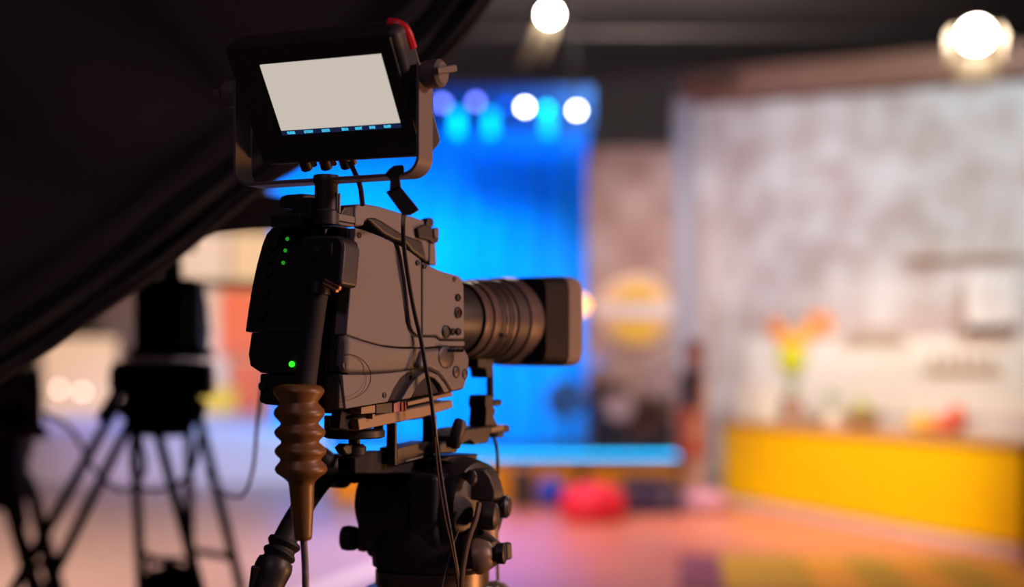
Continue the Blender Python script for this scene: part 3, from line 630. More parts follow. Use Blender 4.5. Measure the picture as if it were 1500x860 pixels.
tag(recentre(MB().tube([PX(205, 640, 3.6), PX(212, 690, 3.5), PX(180, 718, 3.5), PX(140, 690, 3.55), PX(105, 630, 3.6), PX(66, 606, 3.7)], .006, 8).build('cable_loop', cordm)), 'dark cable drooping between the two left tripods', 'cable')
tag(recentre(MB().tube([PX(192, 650, 3.5), PX(196, 700, 3.42), PX(220, 718, 3.4), PX(262, 708, 3.45), PX(285, 680, 3.5), PX(292, 640, 3.55)], .006, 8).build('cable_loop', cordm)), 'dark cable looped across the legs of the second camera tripod', 'cable')
tag(recentre(MB().tube([PX(384, 560, 2.35), PX(377, 620, 2.4), PX(370, 690, 2.5), PX(352, 728, 2.6), PX(320, 716, 3.0), PX(300, 690, 3.6)], .0032, 8).build('cable_loop', mat('pale_cable', (.20, .15, .20), .5))), 'thin pale cable loop hanging left of the broadcast camera', 'cable')
sb = thing('sandbag', 'dark sandbag hung low on the second camera tripod', 'bag', PX(247, 862, 3.85))
MB().ball((0, 0, 0), .085, (1.0, .8, .70)).build('bag', dk, sb)
MB().tube([(-.05, 0, .03), (-.05, .03, .07), (.05, .03, .07), (.05, 0, .03)], .008, 6).build('strap', dk, sb)

# ------------------------------------------------------------------ black drape, upper left
dr = thing('black_drape', 'big black drape slanting across the upper left, behind the monitor', 'drape', PX(150, 300, 2.5))
edge = catmull([PX(px, py, 2.5) for px, py in ((-330, 790), (-140, 655), (0, 556), (67, 514), (155, 452), (226, 403), (289, 352), (345, 306), (400, 264), (440, 240), (530, 178), (625, 110), (680, 52), (725, -15), (775, -110), (840, -260))], 5)
nE = len(edge); S_ = [0, .006, .014, .022, .030, .038, .05, .062, .075, .09, .11, .13, .16, .22, .35, .6, 1.0, 1.6]
DEP = [.02, -.005, -.012, -.004, .010, -.006, -.014, -.002, .012, .0, -.010, .004, .012, .0, -.02, .02, -.02, .0]
vs = []; fs = []
for j, s_ in enumerate(S_):
    for i, p in enumerate(edge):
        n_ = Vector((-.62, 0, .78)) if True else None
        vs.append(p + n_ * s_ + Vector((0, DEP[j] * 1.3 + .006 * math.sin(i * .35 + j), 0)))
for j in range(len(S_) - 1):
    for i in range(nE - 1): k = j * nE + i; fs.append([k, k + 1, k + nE + 1, k + nE])
o = MB().add(vs, fs).build('cloth', drapem, dr, world=True, angle=180); sm = o.modifiers.new('thick', 'SOLIDIFY'); sm.thickness = .008
MB().tube([p + Vector((0, -.006, 0)) for p in edge], .007, 8, smooth=0).build('hem', drapem, dr, world=True)
fl_pts = [PX(px, py, 2.56) for px, py in ((270, 360), (318, 341), (360, 337), (404, 335), (448, 330), (448, 289), (415, 289), (385, 286), (390, 262), (330, 300))]
MB().prism(fl_pts, (0, .012, 0)).build('flap', drapem, dr, world=True, bevel=.003)

# ------------------------------------------------------------------ THE BROADCAST CAMERA
TH = math.radians(33)
O = Vector((-.1975, 1.75, 1.5))
MC = Matrix.Translation(O) @ Matrix.Rotation(-TH, 4, 'Z')
MCi = MC.inverted()
eL = MCi @ EYE
def S(px, py, r=0.0):
    D = MCi.to_3x3() @ Vector(((px - CX) / FPX, 1, (HY - py) / FPX)); return eL + D * ((r - eL.x) / D.x)
bc = thing('broadcast_camera', 'large grey broadcast camera on a tripod head, its lens pointing right', 'camera', M=MC)
def side(name, pts, r, th, m, parent=None, bevel=.0015, seg=2):
    return MB().prism([S(px, py, r) for px, py in pts], (-th, 0, 0)).build(name, m, parent or bc, bevel=bevel, seg=seg)
W = .12
side('body', [(522, 336), (578, 359), (617, 385), (672, 407), (677, 420), (679, 508), (684, 545), (677, 570), (640, 577), (575, 588), (506, 597)], -.005, W, blackm, bevel=.004)
side('side_panel', [(520.5, 333.5), (536, 337.5), (560, 347), (577.5, 355.5), (579.5, 362), (586, 400), (594.5, 470), (598.5, 484), (606, 493.5), (617, 494.5), (616.5, 509), (584, 508.5), (559, 505.8), (533, 498.8), (507.5, 490)], 0, .02, grey, bevel=.002, seg=3)
side('side_panel', [(584, 358.5), (600, 368), (612, 377), (617, 382), (617.3, 491), (611.5, 490.5), (606, 486), (601.5, 477), (594, 410), (588, 375)], -.001, .02, grey)
side('front_panel', [(619, 383), (629, 388.5), (642, 395), (653, 399), (672, 403.5), (677.5, 408), (680, 420), (681, 496.8), (647, 496.8), (640, 491.8), (619, 491.5)], 0.0, .03, grey, bevel=.003, seg=3)
side('trim_strip', [(619, 494), (638, 494.6), (645, 499.5), (681, 500), (681, 507), (643, 507.5), (619, 509.2)], 0.0, .02, grey)
_tp = [Vector(p) for p in catmull([(507, 492, 0), (533, 500.8, 0), (559, 507.6, 0), (584, 510.5, 0), (616.5, 511.2, 0)], 3)]
_bt = [Vector(p) for p in catmull([(502.5, 546, 0), (530, 546, 0), (557, 545, 0), (585, 543, 0), (612.5, 538.8, 0)], 3)]
_v = []; _f = []; _n = len(_tp)
for r_ in range(9):
    t_ = r_ / 8
    for a_, b_ in zip(_tp, _bt): q_ = a_.lerp(b_, t_); _v.append(S(q_.x, q_.y, .0008 - .0060 * t_ ** 2))
for r_ in range(8):
    for k in range(_n - 1): q_ = r_ * _n + k; _f.append([q_, q_ + 1, q_ + _n + 1, q_ + _n])
o = MB().add(_v, _f).build('lower_panel', grey, bc, angle=180); sm = o.modifiers.new('thick', 'SOLIDIFY'); sm.thickness = .012; sm.offset = 0
sm.offset = -1 if sum(p.normal.x for p in o.data.polygons) > 0 else 1
side('lower_panel', [(501.5, 549), (538, 549), (577, 546.0), (609, 541.8), (597, 546), (587, 553.5), (577, 569), (568, 589), (540, 593.5), (506.5, 599)], -.0035, .02, grey)
gp = side('grip', [(618.5, 512), (643, 510), (682, 509.5), (689, 522), (688, 545), (682, 571), (664, 574.5), (660, 571), (653, 560), (643, 547.5), (630, 541), (614.5, 539)], .006, .06, grey2, bevel=.006, seg=3)
MB().ball(S(653, 523, .0055), .016, (.18, 1.2, 1)).build('thumb_rest', black, gp)
MB().ball(S(668, 545, .006), .0085, (.3, 1, 1)).ball(S(681, 548, .006), .007, (.3, 1, 1)).build('grip_buttons', black, gp)
for k in range(4): MB().cyl(S(659 + k * 6, 513.5, .003), S(659 + k * 6, 513.5, .011), .0022, 8).build('switch', black, gp)
side('shoulder_arch', [(588, 586), (600, 566), (611, 552.5), (622, 545.5), (631, 544), (643, 549.5), (652, 561), (660, 574), (651, 576), (645, 564), (637, 555), (630, 552), (622, 555), (613, 564), (602, 584)], .002, .05, grey2, bevel=.002)
# screws and buttons
def disc(px, py, rpx, name, m, parent=bc, r=0.0, h=.0012):
    c = S(px, py, r); MB().lathe([(rpx, -.001), (rpx, h * .7), (rpx * .8, h), (rpx * .75, h * .5)], c, (1, 0, 0), 18).build(name, m, parent)
for px, py in ((526, 345), (612, 385), (622, 390), (665, 409), (503.5, 535.5), (610, 530), (563, 579)):
    disc(px, py, .0036, 'screw', black, r=-.0032 if py > 520 else 0)
for px, py, rr in ((670, 436, .0052), (670.5, 458, .0078), (653, 486, .0088), (662.5, 486, .0048), (670.5, 486, .0052)):
    disc(px, py, rr, 'button', black, h=.003)
disc(671, 458, .0035, 'record_mark', mat('dull_red', (.20, .05, .04), .5), h=.0034)
# ---- rear face
RA = S(518, 333, 0); RB = S(503, 598, 0)
Rt = (RB - RA).normalized(); Rn = Vector((1, 0, 0)).cross(Rt)
if Rn.y > 0: Rn = -Rn
Rn.normalize()
def RP(px, py, off=0.0):
    D = MCi.to_3x3() @ Vector(((px - CX) / FPX, 1, (HY - py) / FPX)); p0 = RA + Rn * off
    return eL + D * ((p0 - eL).dot(Rn) / D.dot(Rn))
def rear(name, pts, off, th, m, parent=None, bevel=.002, seg=2):
    return MB().prism([RP(px, py, off) for px, py in pts], -Rn * th).build(name, m, parent or bc, bevel=bevel, seg=seg)
rear('rear_housing', [(402, 331), (441, 329.5), (490, 331), (511, 334), (509, 420), (503, 500), (498, 545), (400, 545), (380, 490), (372, 420), (385, 359), (392, 341)], .0, .02, black, bevel=.004)
rear('rear_cover', [(399, 333), (441, 331), (476, 333), (480, 486), (359, 486), (364, 450), (369, 420), (376, 387), (384, 358), (390, 343)], .008, .05, black, bevel=.0015)
rear('rear_cover', [(368, 487), (478, 488), (478, 546), (381, 546), (366, 536), (363.5, 519)], .006, .05, black, bevel=.002)
rear('connector_bay', [(380, 547), (497, 547), (496, 599), (440, 599), (409, 594), (386, 592), (380, 586)], .002, .02, black, bevel=.003)
rk = rear('adapter_block', [(440, 350), (448, 345), (492, 345), (500, 349), (503, 360), (498, 418), (440, 418)], .032, .034, black, bevel=.005, seg=3)
MB().lathe([(.008, 0), (.008, .002), (.006, .003)], RP(461, 372, .032), Rn, 18).build('lock_button', rubber, rk)
side('adapter_side', [(487, 357), (491, 350), (497, 349.5), (501, 356), (501, 372), (496.5, 414), (486, 414), (487, 380)], RP(503, 380, .01).x + .001, .003, grey2, rk, bevel=.001)
MB().box(RP(487, 417, .030), (.026, .006, .0055), Euler((0, .42, 0)).to_matrix()).box(RP(483, 421, .034), (.026, .006, .004), Euler((0, .42, 0)).to_matrix()).build('latch', copper, rk, bevel=.001)
for px, py in ((402, 358), (398, 378), (395, 397), (390, 428), (386, 458)):
    MB().lathe([(.0075, -.002), (.0075, .004), (.006, .006)], RP(px, py, .008), Rn, 16).build('knob', rubber, bc)
for px, py in ((421, 350), (418, 367), (415, 385)):
    MB().ball(RP(px, py, .0085), .0026, n=10, m=6).build('indicator_lamp', green, bc)
MB().ball(RP(427.5, 533.5, .0085), .0040, n=12, m=8).build('indicator_lamp', green2, bc)
for px, py in ((386, 566), (388, 584)): MB().lathe([(.006, -.002), (.006, .003), (.004, .003)], RP(px, py, .004), Rn, 14).build('socket', rubber, bc)
# ---- top: handle, viewfinder dock, mount
HR = -.050
side('handle', [(520, 331), (520, 306), (523, 299), (536, 298.5), (554, 301.5), (588, 311.5), (623, 323), (630, 328), (632, 349), (629, 385), (615, 377), (603, 368), (596, 355), (580, 351.5), (566, 344), (553, 333), (544, 326), (535, 323), (534, 331)], HR, .032, grey, bevel=.004, seg=3)
side('handle_grip', [(536, 318.5), (551, 318), (560, 322), (572, 330), (588, 340), (604, 347), (620, 352), (628, 386), (616, 378), (604, 369), (594, 357), (578, 352), (563, 344), (548, 331)], HR + .003, .038, black, bevel=.005)
side('handle_post', [(499, 329), (499, 312), (505, 302), (519, 301), (521, 330)], HR - .003, .03, black, bevel=.003)
dk = side('viewfinder_dock', [(612, 334), (622, 329), (634, 333), (636, 338), (643, 334), (643, 355), (636, 357), (630, 352), (614, 348)], HR + .006, .03, black, bevel=.002)
side('dock_plate', [(630, 351), (638, 353), (639.5, 389), (629.5, 387)], HR + .002, .02, grey, dk, bevel=.001)
side('dock_lever', [(624, 328), (627, 320), (633, 318.5), (636.5, 324), (635, 333), (626, 333)], HR + .004, .012, black, dk, bevel=.002)
side('dock_screw', [(636, 335), (643.5, 333), (644, 348), (637, 349)], HR + .009, .01, grey2, dk, bevel=.002)
side('top_plate', [(486, 310.5), (520, 317.5), (520, 327), (486, 321)], HR + .018, .09, grey, bevel=.001)
side('top_plate', [(489, 322.5), (519, 328.5), (519, 333), (489, 328)], HR + .014, .08, grey2, bevel=.001)
side('mount_block', [(440, 330), (440, 312), (462, 306), (492, 306), (492, 331)], HR - .005, .05, black, bevel=.002)
side('mount_clamp', [(434, 304), (436, 286), (444, 283.5), (470, 286), (470, 306)], HR - .02, .03, black, bevel=.003)
# ---- lens
LR, LU = -.072, .0565
def LF(px, rho): return S(px, 468, LR + rho).y
def lens_ring(name, stations, m, parent):
    """stations: (picture column of the near flank, radius)"""
    prof = [(r_, LF(px, r_)) for px, r_ in stations]
    return MB().lathe(prof, (LR, 0, LU), (0, 1, 0), 48).build(name, m, parent, angle=30)
lens = lens_ring('lens', [(655, .046), (685, .050), (700, .0515), (712, .051)], black, bc)
lens_ring('mount_ring', [(672, .040), (672, .044), (680, .044), (680, .040)], metal, lens)
lg_ = mat('lens_bronze_grey', (.115, .085, .078), .45, .35); lg2 = mat('lens_dark_grey', (.055, .042, .042), .5, .2)
lens_ring('iris_ring', [(711.5, .0535), (712.5, .0555), (722, .0565), (723.5, .055)], lg_, lens)
lens_ring('barrel_gap', [(722, .0525), (728, .0525)], blackm, lens)
lens_ring('zoom_ring', [(725.5, .0555), (726.5, .0575), (736, .0585), (737.5, .057)], lg_, lens)
for k, px in enumerate((739, 744.5, 750, 755.5)):
    lens_ring('grip_rib', [(px - 1.8, .057), (px - 1.0, .0595 + k * .0006), (px + 2.0, .0600 + k * .0006), (px + 2.8, .0575)], lg2 if k % 2 == 0 else lg_, lens)
lens_ring('focus_barrel', [(737, .0565), (760, .059), (762, .0615), (777, .0625)], lg2, lens)
lens_ring('flare_cone', [(777, .0625), (780, .0655), (797, .0675), (800, .066)], lg_, lens)
MB().box((LR + .052, LF(739, .056), LU - .022), (.012, .020, .005), Euler((0, .3, .25)).to_matrix()).build('zoom_lever', black, lens, bevel=.001)
# servo drive unit hidden flank and lower box
# hood: loft from round to rounded rectangle
def rr_ring(y, hw, hh, e, n=40):
    out = []
    for k in range(n):
        a_ = 2 * PI * k / n; c_, s_ = math.cos(a_), math.sin(a_)
        out.append(Vector((LR + hw * math.copysign(abs(c_) ** (2 / e), c_), y, LU + .001 + hh * math.copysign(abs(s_) ** (2 / e), s_))))
    return out
y0 = LF(790, .066); y1 = LF(831, .070); y2 = LF(852, .070)
hd = MB().rings([rr_ring(y0 + .012, .060, .060, 2.0), rr_ring(y0 + .012, .066, .064, 2.0), rr_ring(y0 + .015, .069, .0650, 8), rr_ring(y0 + .03, .070, .066, 9), rr_ring(y1, .071, .0675, 10), rr_ring(y1, .067, .063, 10), rr_ring(y0 + .03, .060, .058, 4)]).build('lens_hood', mat('hood_black', (.009, .007, .008), .65, 0, .1, 100, .1, spec=.2), lens, angle=40)
MB().rings([rr_ring(y1 - .002, .0695, .066, 9), rr_ring(y1 + .001, .0735, .0695, 9), rr_ring(y2 - .012, .074, .070, 9), rr_ring(y2 - .004, .0725, .0685, 9), rr_ring(y2, .069, .065, 8), rr_ring(y2 - .002, .064, .060, 8), rr_ring(y1, .062, .058, 8)]).build('hood_rim', mat('hood_rim_rubber', (.20, .15, .13), .55), hd, angle=40)
MB().lathe([(.052, -.03), (.052, -.028), (.03, -.022), (.002, -.02)], (LR, y1 - .02, LU), (0, 1, 0), 32).build('front_glass', mat('lens_glass', (.01, .01, .03), .05), lens)
# ---- wedge plate under the body
side('wedge_adapter', [(529, 596.5), (550, 592.5), (550, 605), (529, 607)], -.012, .09, plate_m, bevel=.001)
side('wedge_adapter', [(551, 592), (596, 586), (596, 604), (551, 606)], -.018, .085, black, bevel=.001)
side('rail', [(597, 589), (662, 573.5), (664, 580), (597, 595)], -.014, .08, plate_m, bevel=.001)
side('rail', [(600, 597), (646, 586.5), (646, 590), (600, 600)], -.02, .07, black, bevel=.001)
side('label_tag', [(577, 590.5), (586, 588.5), (586, 603), (577, 604.5)], -.016, .01, pink, bevel=.0005)
side('label_tag', [(588, 589.5), (591.5, 588.8), (591.5, 601.5), (588, 602.3)], -.016, .01, mat('red_label', (.35, .06, .05), .5), bevel=.0005)
side('label_tag', [(593, 589), (595.5, 588.5), (595.5, 601), (593, 601.5)], -.016, .01, mat('red_label', (.35, .06, .05), .5), bevel=.0005)
side('lock_catch', [(545.5, 607), (549.5, 606.3), (549.5, 614), (545.5, 614)], -.010, .01, plate_m, bevel=.0005)

# ------------------------------------------------------------------ tripod head and plates under the camera
HC = Vector((-.112, 2.0, 0))
MH = Matrix.Translation(HC + Vector((0, 0, 1.18))) @ Matrix.Rotation(-TH, 4, 'Z')
MH = Matrix.Translation(HC)
th_ = thing('tripod', 'black tripod and fluid head carrying the grey broadcast camera', 'tripod', M=MH)
def hside(name, pts, r, th, m, parent=None, bevel=.0015):
    return MB().prism([MC @ S(px, py, r) for px, py in pts], MC.to_3x3() @ Vector((-th, 0, 0))).build(name, m, parent or th_, world=True, bevel=bevel)
# sliding plate
pl = hside('sliding_plate', [(524, 614), (528, 612.5), (663, 586), (664, 597.5), (622, 611), (526, 631)], -.018, .05, plate_m, bevel=.002)
# knurled disc and stem
dc = PX(519, 635, 1.86)
MB().lathe([(.036, -.006), (.040, -.004), (.040, .004), (.036, .006)], dc, (0, 0, 1), 40).build('lock_wheel', black, th_, world=True)
MB().cyl(dc + Vector((0, 0, -.035)), dc + Vector((.0, 0, .02)), .008, 14).lathe([(.012, -.034), (.016, -.032), (.016, -.018), (.012, -.014)], dc, (0, 0, 1), 14).build('lock_stem', black, th_, world=True)
for v_ in ((-.034, .01, .012), (.03, .02, .012)): MB().box(dc + Vector(v_), (.012, .016, .022)).build('plate_stop', black, th_, world=True, bevel=.001)
hside('rear_stand_off', [(497, 628), (524, 632), (526, 612), (500, 600)], -.03, .016, blackm)
hside('front_post', [(578.5, 620.5), (582, 620), (582, 682), (578.5, 682)], -.033, .0145, black, bevel=.001)
hside('rear_post', [(634, 609), (640, 608), (641, 650), (634, 650)], -.04, .018, black, bevel=.001)
hside('cross_bar', [(581, 612), (624, 603), (624, 613), (581, 618)], -.05, .006, black)
hside('base_bar', [(582, 657), (605, 651), (632, 646), (634, 664), (582, 682)], -.036, .03, metal, bevel=.001)
hside('edge_strip', [(595, 674.5), (620, 668), (620, 670.5), (595, 677)], -.0345, .006, alu, bevel=.0004)
hside('base_block', [(520, 694), (520, 671), (540, 663), (570, 661), (590, 668), (632, 655), (640, 668), (640, 694)], -.05, .03, blackm, bevel=.003)
hside('left_block', [(501, 656), (508, 650), (532, 651), (536, 655), (535, 666), (508, 667)], -.06, .015, black, bevel=.003)
# lever
lv = MB().tube([MC @ S(666, 655, -.01), MC @ S(668, 640, -.006), MC @ S(673, 622, -.003), MC @ S(675.5, 616, -.002)], lambda t: .0075 + .002 * math.sin(PI * t), 12).build('clamp_lever', black, th_, world=True)
hside('lever_base', [(644, 652), (650, 647), (668, 648), (672, 662), (664, 664), (644, 665)], -.014, .06, black, bevel=.003)
# wedge top plates (bluish sheen)
hside('top_plate', [(645, 674), (660, 668), (701, 665), (695, 683), (690, 690), (672, 681)], -.010, .08, metal, bevel=.002)
top2 = MB().prism([PX(629, 683, 1.95), PX(678, 676, 1.99), PX(692, 682, 1.98), PX(671, 694, 1.93), PX(640, 694, 1.92)], (0, 0, -.02)).build('top_plate', metal, th_, world=True, bevel=.002)
# front support post and rail
sp = hside('front_rail', [(660, 640), (684, 628), (716, 624), (747, 622), (748, 633), (719, 636), (716, 648), (697, 652), (690, 645), (676, 652), (660, 653)], -.02, .05, black, bevel=.003)
hside('rail_foot', [(720, 627), (738, 622.5), (738, 630), (720, 634)], -.019, .02, plate_m, sp, bevel=.001)
MB().cyl(PX(722, 640, 2.12), PX(722, 626, 2.12), .016, 14).build('foot_knob', black, sp, world=True)
hside('support_tower', [(711, 624), (713, 600), (710.5, 592), (712, 579), (723, 578), (724, 597), (727, 600), (724, 610), (730, 624)], -.02, .03, black, bevel=.002)
MB().cyl(MC @ S(731, 590, -.030), MC @ S(720, 590, -.030), .005, 10).build('tower_screw', black, th_, world=True)
MB().cyl(MC @ S(718, 582, -.035), MC @ S(717.5, 545, -.07), .0055, 10).build('support_rod', black, th_, world=True)
hside('lens_bracket', [(700, 524), (724, 522), (723, 552), (714, 554), (712, 540), (701, 538)], -.055, .03, black, bevel=.002)
# body of the head: horizontal tilt drum and pan base
R3 = MC.to_3x3(); RX = R3 @ Vector((1, 0, 0)); FY = R3 @ Vector((0, 1, 0))
dz = PX(610, 738, 2.0).z
DC = Vector((HC.x, HC.y, dz))
MB().lathe([(.045, -.098), (.062, -.09), (.068, -.06), (.068, .06), (.062, .08), (.05, .085)], DC, RX, 36).build('tilt_drum', black, th_, world=True)
hb = MB().prism([DC + RX * .06 + FY * a_ + Vector((0, 0, b_)) for a_, b_ in ((-.075, .048), (.07, .050), (.075, -.05), (.055, -.075), (-.055, -.075), (-.078, -.03))], -RX * .135).build('tilt_housing', black, th_, world=True, bevel=.008)
MB().box(DC + RX * .012 - FY * .078 + Vector((0, 0, -.012)), (.014, .008, .075), (Matrix.Rotation(-TH, 3, 'Z'))).build('level_strip', metal, th_, world=True, bevel=.002)
pb = PX(612, 800, 2.0).z
MB().lathe([(.080, .03), (.086, .01), (.084, -.025), (.078, -.028)], (HC.x, HC.y, pb), (0, 0, 1), 40).build('pan_base', black, th_, world=True)
MB().lathe([(.074, -.026), (.080, -.032), (.080, -.052), (.072, -.056)], (HC.x, HC.y, pb), (0, 0, 1), 40).build('drag_ring', mat('brown_metal_ring', (.12, .085, .06), .35, .5), th_, world=True)
# left knob
a_ = PX(526, 789, 2.0); b_ = PX(500, 788, 2.0)
MB().lathe([(.014, 0), (.017, .006), (.018, .016), (.016, .024), (.010, .027)], a_, b_ - a_, 22).build('drag_knob', rubber, th_, world=True)
MB().lathe([(.0172, -.012), (.0185, -.008), (.0172, -.0)], a_, b_ - a_, 22).build('knob_band', mat('brown_band', (.08, .05, .03), .5), th_, world=True)
MB().lathe([(.012, -.02), (.012, .004)], a_, b_ - a_, 16).build('knob_shaft', black, th_, world=True)
# right: rounded block, knobs and tube
rbm = mat('head_brown_grey', (.040, .030, .028), .5, .1)
MB().prism([PX(px, py, 1.93) for px, py in ((686, 690), (692, 686), (708, 687), (717, 698), (724, 718), (724, 731), (717, 735), (688, 733))], FY * .022).build('side_block', rbm, th_, world=True, bevel=.006)
def knob(pxa, pya, pxb, pyb, d, prof, m, name):
    a_ = PX(pxa, pya, d); b_ = PX(pxb, pyb, d); L = (b_ - a_).length
    return MB().lathe([(r_, h_ * L) for r_, h_ in prof], a_, (b_ - a_).normalized() + RX * .4, 26).build(name, m, th_, world=True)
knob(705, 755, 730, 757, 1.92, [(.016, -.2), (.019, 0), (.0195, .5), (.018, .85), (.012, 1), (.011, .96), (.005, .96)], rbm, 'tilt_knob')
MB().lathe([(.010, 0), (.016, .004), (.016, .014), (.012, .018)], PX(728, 742, 1.97), RX + FY * .4, 20).build('balance_knob', black, th_, world=True)
MB().lathe([(.022, -.02), (.028, 0), (.026, .03), (.012, .04)], PX(692, 800, 1.94), RX - Vector((0, 0, .5)), 24).build('side_hub', rbm, th_, world=True)
MB().cyl(PX(700, 760, 1.96), PX(700, 800, 1.96), .028, 24).build('side_housing', plate_m, th_, world=True)
knob(703, 815, 725, 811, 1.90, [(.024, -.3), (.0245, .0), (.018, .7), (.008, 1)], plate_m, 'pan_hub')
knob(722, 811, 741, 810, 1.90, [(.007, -.2), (.009, .1), (.014, .35), (.0145, .9), (.011, 1)], black, 'pan_knob')
MB().prism([PX(px, py, 1.905) for px, py in ((731, 800), (737, 794), (743, 797), (744, 820), (737, 822), (731, 815))], FY * .012).build('knob_wing', black, th_, world=True, bevel=.002)
MB().tube([PX(684, 700, 1.93), PX(690, 694, 1.92), PX(693, 702, 1.91), PX(688, 708, 1.91)], .006, 10).build('release_lever', rbm, th_, world=True)
# left rosette for the pan handle
MB().lathe([(.022, -.012), (.024, -.008), (.024, .010), (.018, .014)], PX(496, 690, 1.99), RX, 24).box(PX(512, 690, 2.0), (.05, .04, .03), Matrix.Rotation(-TH, 3, 'Z')).build('rosette', black, th_, world=True, bevel=.001)
MB().lathe([(.010, 0), (.016, .005), (.016, .018), (.011, .022)], PX(482, 680, 1.98), Vector((-.6, -.3, .5)), 18).build('rosette_knob', rubber, th_, world=True)
# pan handle
ph = MB().tube([PX(505, 693, 2.0), PX(478, 700, 1.96), PX(455, 726, 1.93), PX(432, 762, 1.90), PX(413, 800, 1.87)], lambda t: .0125 + .004 * t, 16).build('pan_handle', rubber, th_, world=True)
MB().tube([PX(418, 792, 1.87), PX(412, 806, 1.865), PX(406, 818, 1.86), PX(402, 828, 1.858)], lambda t: .0205 + .0022 * math.sin(t * 16), 16).build('handle_joint', rubber, ph, world=True)
MB().tube([PX(404, 822, 1.858), PX(396, 845, 1.85), PX(384, 885, 1.84), PX(372, 930, 1.83)], lambda t: .023 + .002 * math.sin(t * 9), 16).build('handle_grip', black, ph, world=True)
MB().box(PX(373, 848, 1.835), (.012, .012, .034), Euler((0, .12, .3)).to_matrix()).build('grip_switch', metal, ph, world=True, bevel=.003)
# tripod below
tp = th_
bz = pb - .058
MB().lathe([(.05, -.12), (.08, -.07), (.094, -.02), (.094, 0), (.07, .0)], (HC.x, HC.y, bz), (0, 0, 1), 40).build('bowl', mat('bowl_grey', (.10, .085, .075), .4, .4), tp, world=True)
for k in range(3):
    a_ = .3 + k * 2 * PI / 3; f_ = Vector((HC.x + .62 * math.cos(a_), HC.y + .62 * math.sin(a_), 0)); t_ = Vector((HC.x + .09 * math.cos(a_), HC.y + .09 * math.sin(a_), bz - .03))
    MB().ball(t_, .035).build('leg_shoulder', mat('shoulder_grey', (.22, .18, .15), .4, .3), tp, world=True)
    leg_pair(tp, t_, f_, .035, .014)
# ------------------------------------------------------------------ camera cable with tan bellows
cb = thing('camera_cable', 'thick cable with a tan ribbed rubber boot behind the broadcast camera', 'cable', PX(445, 860, 1.72))
def bx(y): return 437 + max(0, (y - 560)) * .032
DB = 1.715; k_ = DB / FPX
prof = []
for y, r_ in ((563, 24), (566, 33), (571, 37.5), (576, 37), (588, 28), (591, 28), (600, 36), (605, 37.5), (610, 36), (619, 28), (622, 28), (629, 36), (633, 37.5), (638, 36), (646, 28), (649, 28), (656, 36), (660, 38), (665, 37), (672, 30), (675, 30), (683, 37), (688, 38.5), (693, 36), (700, 26), (706, 19.5), (712, 18.5), (750, 16), (785, 13), (790, 12), (792, 7)):
    prof.append((r_ * k_, y))
rs = []
for r_, y in prof:
    c_ = PX(bx(y), y, DB); rs.append([c_ + Vector((math.cos(2 * PI * i / 32) * r_, math.sin(2 * PI * i / 32) * r_, 0)) for i in range(32)])
MB().rings(rs).build('rubber_boot', tan, cb, world=True, angle=180)
MB().tube([PX(444.5, 788, DB), PX(447, 830, DB), PX(448, 900, DB), PX(452, 1300, DB + .05), PX(450, 2300, 1.9)], .0043, 12).build('cord', mat('lilac_grey_cord', (.16, .12, .14), .4), cb, world=True)
MB().tube([RP(470, 412, .032) and MC @ RP(468, 412, .030), MC @ RP(463, 440, .030), PX(455, 500, 1.735), PX(446, 568, 1.72)], .0135, 18).build('plug', blackm, cb, world=True)
MB().tube([MC @ RP(466, 416, .030), MC @ RP(465.5, 432, .030)], .0155, 18, smooth=0).build('plug_collar', metal, cb, world=True)

# ------------------------------------------------------------------ monitor on its yoke
YAW, TILT, ROLL, DM = .451, .571, -.015, 1.74
r0 = Vector((math.cos(YAW), -math.sin(YAW), 0)); nh = Vector((-math.sin(YAW), -math.cos(YAW), 0)); Z = Vector((0, 0, 1))
u0 = Z * math.cos(TILT) + nh * math.sin(TILT)
xr = r0 * math.cos(ROLL) + u0 * math.sin(ROLL); zr = -r0 * math.sin(ROLL) + u0 * math.cos(ROLL); yr = zr.cross(xr)
cM = Vector((-.2249, DM, 1.5 + .3226))
SWd, SHt = .1739, .0886
MM = Matrix(((xr.x, yr.x, zr.x, cM.x), (xr.y, yr.y, zr.y, cM.y), (xr.z, yr.z, zr.z, cM.z), (0, 0, 0, 1)))
mo = thing('monitor', 'black field monitor with a blank pale screen, tilted on a yoke above the broadcast camera', 'monitor', M=MM)
bw, bh, BX, BZ = .250, .166, -.0125, -.012
MB().box((BX, .028, BZ), (bw, .045, bh)).build('housing', mat('monitor_black', (.03, .022, .022), .55, 0, .1, 200, .1), mo, bevel=.012, seg=4)
fz = MB()
ix, iz = SWd / 2 + .003, SHt / 2 + .005
ox, oz = bw / 2 - .008, bh / 2 - .008; ix -= .0028; iz0 = SHt / 2 + .0003; iz1 = SHt / 2 + .0062
for (xa, xb, za, zb) in ((BX - ox, -ix, BZ - oz, BZ + oz), (ix, BX + ox, BZ - oz, BZ + oz), (-ix, ix, iz0, BZ + oz), (-ix, ix, BZ - oz, -iz1)):
    fz.box(((xa + xb) / 2, .0065, (za + zb) / 2), (xb - xa, .008, zb - za))
fz.build('bezel', black, mo, bevel=.0005)
scr = MB().box((0, .004, .0), (SWd, .003, SHt)).build('screen', screenm, mo, bevel=.0012)
MB().box((0, .004, -SHt / 2 - .0031), (SWd, .003, .0060)).build('caption_bar', osdbar, scr)
rnd = random.Random(3)
